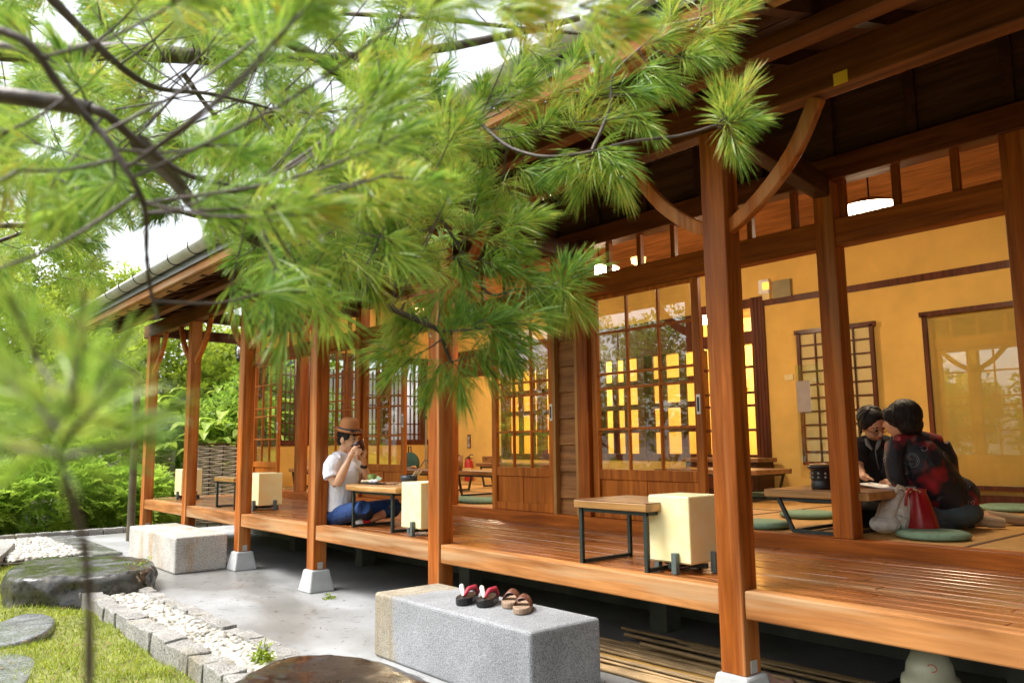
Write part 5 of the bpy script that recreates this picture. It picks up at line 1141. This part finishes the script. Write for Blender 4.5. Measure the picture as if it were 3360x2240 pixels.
# near hand
body.tube([at(1146, 1507, 8.65), at(1152, 1493, 8.64), at(1160, 1480, 8.635)], [.027, .036, .032], 10)
for q in (((1158, 1474), (1170, 1465), (1182, 1462)), ((1161, 1479), (1175, 1473), (1187, 1473)), ((1161, 1486), (1176, 1482), (1190, 1480)), ((1158, 1492), (1172, 1490), (1184, 1488))):
    body.tube([at(*q[0], 8.635), at(*q[1], 8.625), at(*q[2], 8.645)], [.0135, .0125, .0095], 8)
body.tube([at(1150, 1489, 8.64), at(1157, 1472, 8.645), at(1167, 1459, 8.66)], [.015, .013, .010], 8)
# far hand
body.tube([at(1195, 1524, 8.84), at(1193, 1510, 8.82), at(1190, 1499, 8.79)], [.027, .035, .030], 10)
for q in (((1188, 1504), (1176, 1500), (1164, 1496)), ((1190, 1498), (1180, 1494), (1170, 1491)), ((1197, 1497), (1201, 1484), (1197, 1471)), ((1194, 1493), (1196, 1478), (1190, 1466))):
    body.tube([at(*q[0], 8.79), at(*q[1], 8.77), at(*q[2], 8.75)], [.0135, .012, .0095], 8)
body.tube([at(1186, 1508, 8.80), at(1176, 1506, 8.76), at(1170, 1501, 8.73)], [.014, .013, .010], 8)
# lower leg
body.tube([at(1265, 1684, 8.72), at(1240, 1694, 8.66), at(1212, 1706, 8.62)], [.052, .044, .034], 10)
body.build('body', SKIN, P1, remesh=.0048, smooth=3)
head_detail(P1, H, M, gaze=-.002)
hb = MB(); hb.ell(H(-.022, 0, .045), (.118, .106, .112), M, 18, 12); hb.ell(H(-.065, 0, -.02), (.065, .088, .075), M); hb.ell(H(.062, 0, .090), (.055, .088, .028), M)
for q in (-1, 1): hb.ell(H(.030, q*.088, .045), (.045, .018, .050), M); hb.ell(H(.015, q*.094, .012), (.014, .010, .03), M)
for k in range(9): hb.tube([H(.075, -.07+.0175*k, .11), H(.112, -.072+.018*k, .075), H(.116, -.066+.017*k, .052)], [.014, .011, .003], 5)
hb.build('hair', HAIR, P1, remesh=.006, smooth=1)
hM = M @ Matrix.Rotation(R(4), 3, 'Y')
hat0 = H(-.008, 0, .088)
xf(MB().lathe([(.103, .0), (.150, -.004), (.170, .012), (.174, .018), (.170, .020), (.150, .005), (.118, .008), (.112, .05), (.104, .10), (.088, .138), (.05, .150), (0, .140)], (0, 0, 0), 36), hat0, hM).build('hat', FELT, P1, subsurf=1)
xf(MB().lathe([(.1195, .010), (.1165, .042), (.112, .043), (.112, .010)], (0, 0, 0), 36), hat0, hM).build('hat_band', RIBBON, P1)
sh = MB()
sh.tube([at(1112, 1682, D), at(1116, 1640, D), at(1122, 1590, D), at(1126, 1545, D), at(1124, 1508, D), at(1126, 1490, D)], [.165, .150, .155, .165, .120, .080], 20)
sh.tube([at(1100, 1508, 8.80), at(1125, 1502, D), at(1158, 1512, 9.03)], [.088, .09, .085], 14)
sh.tube([at(1100, 1508, 8.80), at(1086, 1530, 8.73), at(1084, 1550, 8.71), at(1088, 1566, 8.69)], [.088, .088, .085, .088], 16)
sh.tube([at(1158, 1514, 9.03), at(1182, 1545, 9.00), at(1188, 1556, 8.99)], [.08, .075, .075], 14)
sh.ell(at(1148, 1560, 8.86), (.12, .12, .17)); sh.ell(at(1100, 1665, 8.9), (.13, .14, .09))
sh.build('t_shirt', TEE, P1, remesh=.006, smooth=2)
tr = MB(); tr.ell(at(1112, 1690, D), (.19, .19, .115)); tr.ell(at(1105, 1690, D), (.17, .18, .12))
tr.tube([at(1105, 1694, 8.85), at(1150, 1680, 8.66), at(1194, 1664, 8.46)], [.118, .105, .078], 16)
tr.tube([at(1194, 1664, 8.46), at(1204, 1688, 8.60), at(1222, 1704, 8.85)], [.078, .066, .050], 14)
tr.tube([at(1130, 1692, 9.0), at(1210, 1672, 8.97), at(1304, 1656, 8.88)], [.112, .098, .076], 16)
tr.tube([at(1304, 1656, 8.88), at(1292, 1678, 8.80), at(1258, 1686, 8.70)], [.076, .064, .054], 14)
tr.build('trousers', NAVY, P1, remesh=.007, smooth=3)
MB().tube([at(1212, 1706, 8.62), at(1196, 1712, 8.60), at(1184, 1714, 8.585)], [.040, .048, .050], 12).build('sock', SOCKR, P1)
MB().tube([at(1187, 1713, 8.587), at(1176, 1716, 8.57), at(1168, 1718, 8.56)], [.049, .045, .030], 12).build('sock_toe', SOCKW, P1)
wc = at(1195, 1529, 8.846); wt = MB(); wt.tube([at(1195.6, 1533, 8.85), at(1194.6, 1525, 8.843)], .036, 14); wt.ell(at(1188, 1529, 8.825), (.022, .022, .022)); wt.build('watch', BLACK, P1)
bwl_ = thing('tea_bowl', 'dark red-brown bowl held to the mouth of the person in the hat', 'bowl', at(1180, 1468, 8.72))
bM = Matrix.Rotation(R(-28), 3, FW)
xf(MB().lathe([(0, -.055), (.035, -.055), (.060, -.03), (.072, .03), (.075, .055), (.070, .055), (.055, -.02), (0, -.035)], (0, 0, 0), 28), at(1178, 1466, 8.715), bM).build('bowl', plain('dark_red_lacquer', (.05, .012, .012), .3, bmp=0), bwl_)
# --- the woman with glasses behind the table
D = 7.25
P2 = thing('person', 'woman in glasses and a black jacket looking down at the menu', 'person', (7.35, 3.55, .70))
body = MB(); fd2 = -FW*.80+RT*.28-UP*.42; up2 = UP*.85-FW*.35-RT*.18
H, M, _ = head_parts(body, at(2862, 1393, D), fd2, up2)
body.tube([at(2868, 1462, D+.08), at(2868, 1440, D+.06), at(2862, 1412, D+.03)], [.075, .058, .055], 12)
body.tube([at(2868, 1462, D+.08), at(2830, 1470, D+.05), at(2818, 1500, D-.02)], [.045, .045, .04], 10)
body.tube([at(2818, 1500, D-.02), at(2820, 1535, D-.12), at(2832, 1562, D-.30)], [.045, .04, .03], 10)
body.tube([at(2832, 1562, D-.30), at(2842, 1566, D-.36)], [.03, .034], 10)
for k in range(5): body.tube([at(2842+k*2, 1563+k*1.5, D-.36), at(2852+k*2, 1567+k, D-.42), at(2862+k, 1570+k, D-.45)], [.012, .011, .009], 6)
body.build('body', SKIN, P2, remesh=.005, smooth=3); head_detail(P2, H, M)
hb = MB(); hb.ell(H(-.020, 0, .056), (.116, .112, .108), M, 18, 12); hb.ell(H(-.07, 0, -.02), (.07, .09, .08), M)
for q in (-1, 1): hb.ell(H(.0, q*.096, .045), (.055, .020, .06), M); hb.tube([H(-.01, q*.10, .03), H(-.01, q*.108, -.05), H(-.03, q*.10, -.11)], [.018, .014, .004], 6)
strands(hb, H, (-.028, .055), (.118, .112, .108), 30, 1.8)
hb.build('hair', HAIR, P2, remesh=.0045, smooth=2)
gl = MB()
for q in (-1, 1): gl.tube([H(.120-.012*abs(math.cos(a)), q*.041+.033*math.cos(a), .002+.022*math.sin(a)) for a in [2*math.pi*k/20 for k in range(21)]], .0028, 5); gl.tube([H(.108, q*.073, .006), H(.05, q*.095, .008), H(-.01, q*.10, .0)], .0025, 5)
gl.tube([H(.120, -.009, .006), H(.124, 0, .009), H(.120, .009, .006)], .0028, 5); gl.build('glasses', plain('dark_spectacle_rim', (.03, .02, .02), .3, bmp=0), P2)
jk = MB(); jk.tube([at(2880, 1650, D+.25), at(2872, 1580, D+.2), at(2868, 1520, D+.12), at(2868, 1475, D+.08), at(2868, 1456, D+.07)], [.20, .19, .185, .14, .08], 18)
jk.tube([at(2826, 1462, D+.05), at(2868, 1450, D+.08), at(2912, 1458, D+.1)], [.085, .085, .085], 14)
jk.tube([at(2826, 1462, D+.05), at(2816, 1495, D), at(2818, 1524, D-.08)], [.085, .078, .07], 14); jk.tube([at(2912, 1458, D+.1), at(2930, 1500, D), at(2915, 1555, D-.2)], [.085, .075, .06], 14)
jk.build('jacket', DARKJ, P2, remesh=.008, smooth=2)
cl_ = MB(); cl_.tube([at(2842, 1438, D-.03), at(2848, 1458, D-.10), at(2862, 1474, D-.11)], [.016, .022, .010], 6, flat=.4); cl_.tube([at(2888, 1440, D-.02), at(2882, 1458, D-.09), at(2873, 1476, D-.10)], [.016, .022, .010], 6, flat=.4)
cl_.tube([at(2872, 1478, D-.105), at(2878, 1515, D-.09), at(2886, 1545, D-.03)], .005, 5); cl_.build('collar', plain('grey_shirt', (.20, .22, .22), .8), P2)
MB().ell((7.30, 3.62, .80), (.30, .30, .10)).tube([(7.2, 3.7, .80), (6.9, 3.6, .80), (6.75, 3.35, .79)], [.12, .10, .08], 14).build('trousers', DARKJ, P2, remesh=.012, smooth=2)
# --- the woman seen from behind
D = 6.72
P3 = thing('person', 'woman in a black and red flowered jacket seen from behind, kneeling at the table', 'person', (7.06, 2.9, .70))
body = MB(); fd3 = FW*.62-RT*.74-UP*.22; up3 = UP+FW*.15-RT*.10
H, M, _ = head_parts(body, at(2952, 1378, D), fd3, up3)
body.tube([at(2985, 1455, D), at(2975, 1425, D), at(2962, 1400, D)], [.075, .062, .06], 12)
body.tube([at(2985, 1455, D), at(3030, 1530, D), at(3110, 1640, D), at(3165, 1700, D+.1)], [.05, .06, .06, .06], 10); body.tube([at(2985, 1455, D), at(2945, 1470, D), at(2940, 1570, D-.1)], [.05, .045, .04], 10); body.tube([at(3110, 1640, D), at(3180, 1695, D+.2), at(3300, 1700, D+.22)], [.05, .045, .03], 10)
body.tube([at(3165, 1700, D+.1), at(3200, 1706, D+.02), at(3250, 1712, D)], [.075, .055, .045], 12)
body.tube([at(2940, 1570, D-.1), at(2925, 1585, D+.1), at(2905, 1580, D+.25)], [.045, .038, .028], 10)
for k in range(5): body.tube([at(2905, 1580, D+.25), at(2897-k, 1578+k*2, D+.30), at(2888-k, 1579+k*2, D+.34)], [.013, .011, .009], 6)
body.build('body', SKIN, P3, remesh=.005, smooth=3); head_detail(P3, H, M)
hb = MB(); hb.ell(H(-.035, 0, .035), (.142, .134, .130), M, 20, 14); hb.ell(H(-.070, 0, -.05), (.105, .128, .090), M)
for q in (-1, 1): hb.ell(H(.03, q*.098, .045), (.07, .035, .06), M)
hb.ell(H(.075, 0, .085), (.05, .085, .035), M)
for k in range(15): a = -1.3+k*.19; hb.tube([H(-.05-.10*math.cos(a), .118*math.sin(a), -.03), H(-.05-.095*math.cos(a), .112*math.sin(a), -.10-.012*(k % 3))], [.022, .006], 6)
strands(hb, H, (-.035, .035), (.142, .134, .130), 34, 2.35)
hb.build('hair', HAIR, P3, remesh=.0045, smooth=2)
MB().tube([H(-.02, -.112, .01), H(-.02, -.116, -.02)], .006, 6).build('earring', SOCKW, P3)
mt, t_, b_ = nodes('flowered_jacket')
n1 = noise(t_, sc=5.5, det=2); rr1 = ramp(t_, [(.50, (.006, .007, .014)), (.55, (.14, .007, .012)), (.66, (.36, .012, .022))]); t_.links.new(n1.outputs[0], rr1.inputs[0])
tc = t_.nodes.new('ShaderNodeTexCoord'); vr = t_.nodes.new('ShaderNodeTexVoronoi'); vr.inputs['Scale'].default_value = 8; t_.links.new(tc.outputs['Object'], vr.inputs['Vector'])
wv = t_.nodes.new('ShaderNodeMath'); wv.operation = 'SINE'; ml = t_.nodes.new('ShaderNodeMath'); ml.operation = 'MULTIPLY'; ml.inputs[1].default_value = 75; t_.links.new(vr.outputs['Distance'], ml.inputs[0]); t_.links.new(ml.outputs[0], wv.inputs[0])
rg = ramp(t_, [(.80, (0, 0, 0)), (.95, (1, 1, 1))]); t_.links.new(wv.outputs[0], rg.inputs[0])
cn = t_.nodes.new('ShaderNodeMath'); cn.operation = 'LESS_THAN'; cn.inputs[1].default_value = .36; t_.links.new(vr.outputs['Distance'], cn.inputs[0])
n5 = noise(t_, sc=4, det=1); r5 = ramp(t_, [(.46, (0, 0, 0)), (.50, (1, 1, 1))]); t_.links.new(n5.outputs[0], r5.inputs[0])
n6 = noise(t_, sc=38, det=2); r6 = ramp(t_, [(.40, (0, 0, 0)), (.54, (1, 1, 1))]); t_.links.new(n6.outputs[0], r6.inputs[0])
m1 = mixc(t_, 1.0, rg.outputs[0], cn.outputs[0], 'MULTIPLY'); m2 = mixc(t_, 1.0, mixc(t_, 1.0, m1, r5.outputs[0], 'MULTIPLY'), r6.outputs[0], 'MULTIPLY')
t_.links.new(mixc(t_, m2, rr1.outputs[0], (.42, .44, .50)), b_.inputs['Base Color']); b_.inputs['Roughness'].default_value = .6; n7 = noise(t_, (1, 1, .5), 8, 3, 1); bump(t_, b_, n7.outputs[0], .6, .03); FLOWER = mt
jk = MB(); jk.tube([at(2985, 1436, D), at(2995, 1465, D), at(3020, 1515, D), at(3062, 1580, D), at(3110, 1640, D+.02)], [.085, .16, .215, .21, .205], 22)
jk.tube([at(2942, 1458, D-.02), at(2990, 1446, D), at(3075, 1462, D+.02)], [.095, .105, .10], 16)
jk.tube([at(2942, 1458, D-.02), at(2932, 1510, D-.08), at(2940, 1562, D-.10), at(2952, 1585, D-.05)], [.092, .080, .075, .062], 16)
jk.tube([at(3075, 1462, D+.02), at(3102, 1510, D), at(3112, 1560, D)], [.105, .098, .085], 16)
jk.ell(at(3135, 1625, D+.02), (.19, .19, .17)); jk.build('jacket', FLOWER, P3, remesh=.008, smooth=3)
MB().tube([at(2975, 1430, D-.07), at(2998, 1424, D-.06), at(3022, 1432, D-.0)], [.012, .02, .012], 8).build('scarf', plain('red_scarf', (.30, .015, .01), .8), P3)
jn = MB(); jn.ell(at(3130, 1680, D), (.235, .22, .13)); jn.tube([at(3120, 1690, D), at(3050, 1700, D-.1), at(3000, 1705, D+.1)], [.13, .11, .095], 16); jn.tube([at(3150, 1690, D+.08), at(3190, 1700, D+.05), at(3205, 1704, D+.03)], [.10, .085, .075], 14)
jn.build('jeans', DENIM, P3, remesh=.009, smooth=3)
MB().tube([at(3205, 1704, D), at(3250, 1712, D-.02), at(3295, 1715, D-.04)], [.045, .055, .042], 14).build('sock', SOCKB, P3, subsurf=1)
MB().tube([at(3235, 1690, D+.25), at(3310, 1700, D+.22), at(3360, 1708, D+.2), at(3385, 1710, D+.2)], [.05, .045, .05, .035], 14).build('sock', SOCKB, P3, subsurf=1)
# --- bags on the floor
D = 6.32
t = thing('tote_bag', 'crumpled white cotton tote bag on the floor left of the red bag', 'bag', at(2915, 1748, D))
b = MB(); b.ell(at(2905, 1718, D), (.12, .12, .075)); b.ell(at(2940, 1715, D+.03), (.10, .10, .075)); b.tube([at(2895, 1715, D), at(2915, 1660, D+.03), at(2950, 1612, D+.08)], [.09, .095, .055], 12, flat=.6); b.tube([at(2950, 1700, D), at(2965, 1650, D+.05), at(2985, 1612, D+.1)], [.08, .06, .035], 12)
b.build('bag', cloth('white_canvas', (.62, .60, .56), folds=1.0, sc=14), t, remesh=.007, smooth=1)
MB().tube([at(2938, 1615, D), at(2948, 1592, D), at(2965, 1600, D), at(2975, 1618, D)], .014, 8, flat=.4).tube([at(2975, 1618, D), at(3000, 1604, D), at(3016, 1612, D), at(3005, 1622, D)], .016, 8, flat=.5).build('handle', plain('cream_strap', (.6, .5, .35), .8), t)
t = thing('red_bag', 'red leather bucket bag standing between the white tote and the flowered jacket', 'bag', at(3028, 1740, D))
REDL = plain('red_leather', (.30, .008, .010), .32, var=.2, sc=10, bmp=.15)
b = MB(); prof = [(.0, 0), (.125, 0), (.13, .03), (.115, .12), (.09, .22), (.068, .29), (.072, .32)]; c0 = at(3026, 1738, D); n = 40; vs = []
for r_, z in prof:
    for k in range(n): a = 2*math.pi*k/n; rr_ = r_*(1+.10*math.cos(7*a)*(z/.32)); vs.append(c0+Vector((rr_*math.cos(a), rr_*math.sin(a), z))-Vector((.0, -.08*z, 0)))
b.add(vs, [(i*n+j, i*n+(j+1) % n, (i+1)*n+(j+1) % n, (i+1)*n+j) for i in range(len(prof)-1) for j in range(n)], True); b.build('bag', REDL, t)
MB().tube([at(2972, 1658, D-.12), at(2974, 1620, D-.12), at(2985, 1603, D-.1), at(3000, 1612, D-.08)], .012, 8).build('handle', REDL, t)
# ------------------------------------------------------------------ weeds round the stones
for k, (px, py, z_, h_, lb) in enumerate(((450, 1925, -.1, .30, 'tall thin weed growing at the corner of the flat boulder'), (250, 1960, -.18, .14, 'leafy weed at the foot of the flat boulder'), (860, 2185, -.08, .12, 'small green weed among the pebbles near the big dark boulder'), (1080, 1990, -.18, .1, 'low weed by the kerb stones'))):
    p = on(px, py, z=z_); t = thing('weed', lb, 'weed', p); st = MB(); C = []
    for j in range(9):
        a = j*.7+k; o = p+Vector((.03*math.cos(a), .03*math.sin(a), 0)); q = p+Vector((.35*h_*math.cos(a), .35*h_*math.sin(a), h_*(.5+.06*j)))
        st.tube([o, (o+q)/2+Vector((0, 0, .03)), q], [.004, .003, .0015], 4); C += [((o+q)/2)[:], q[:]]
    st.build('stem', LEAF_G, t); leaves('foliage', np.array(C), .04, 9, .045, .010, LEAF_Y, t)
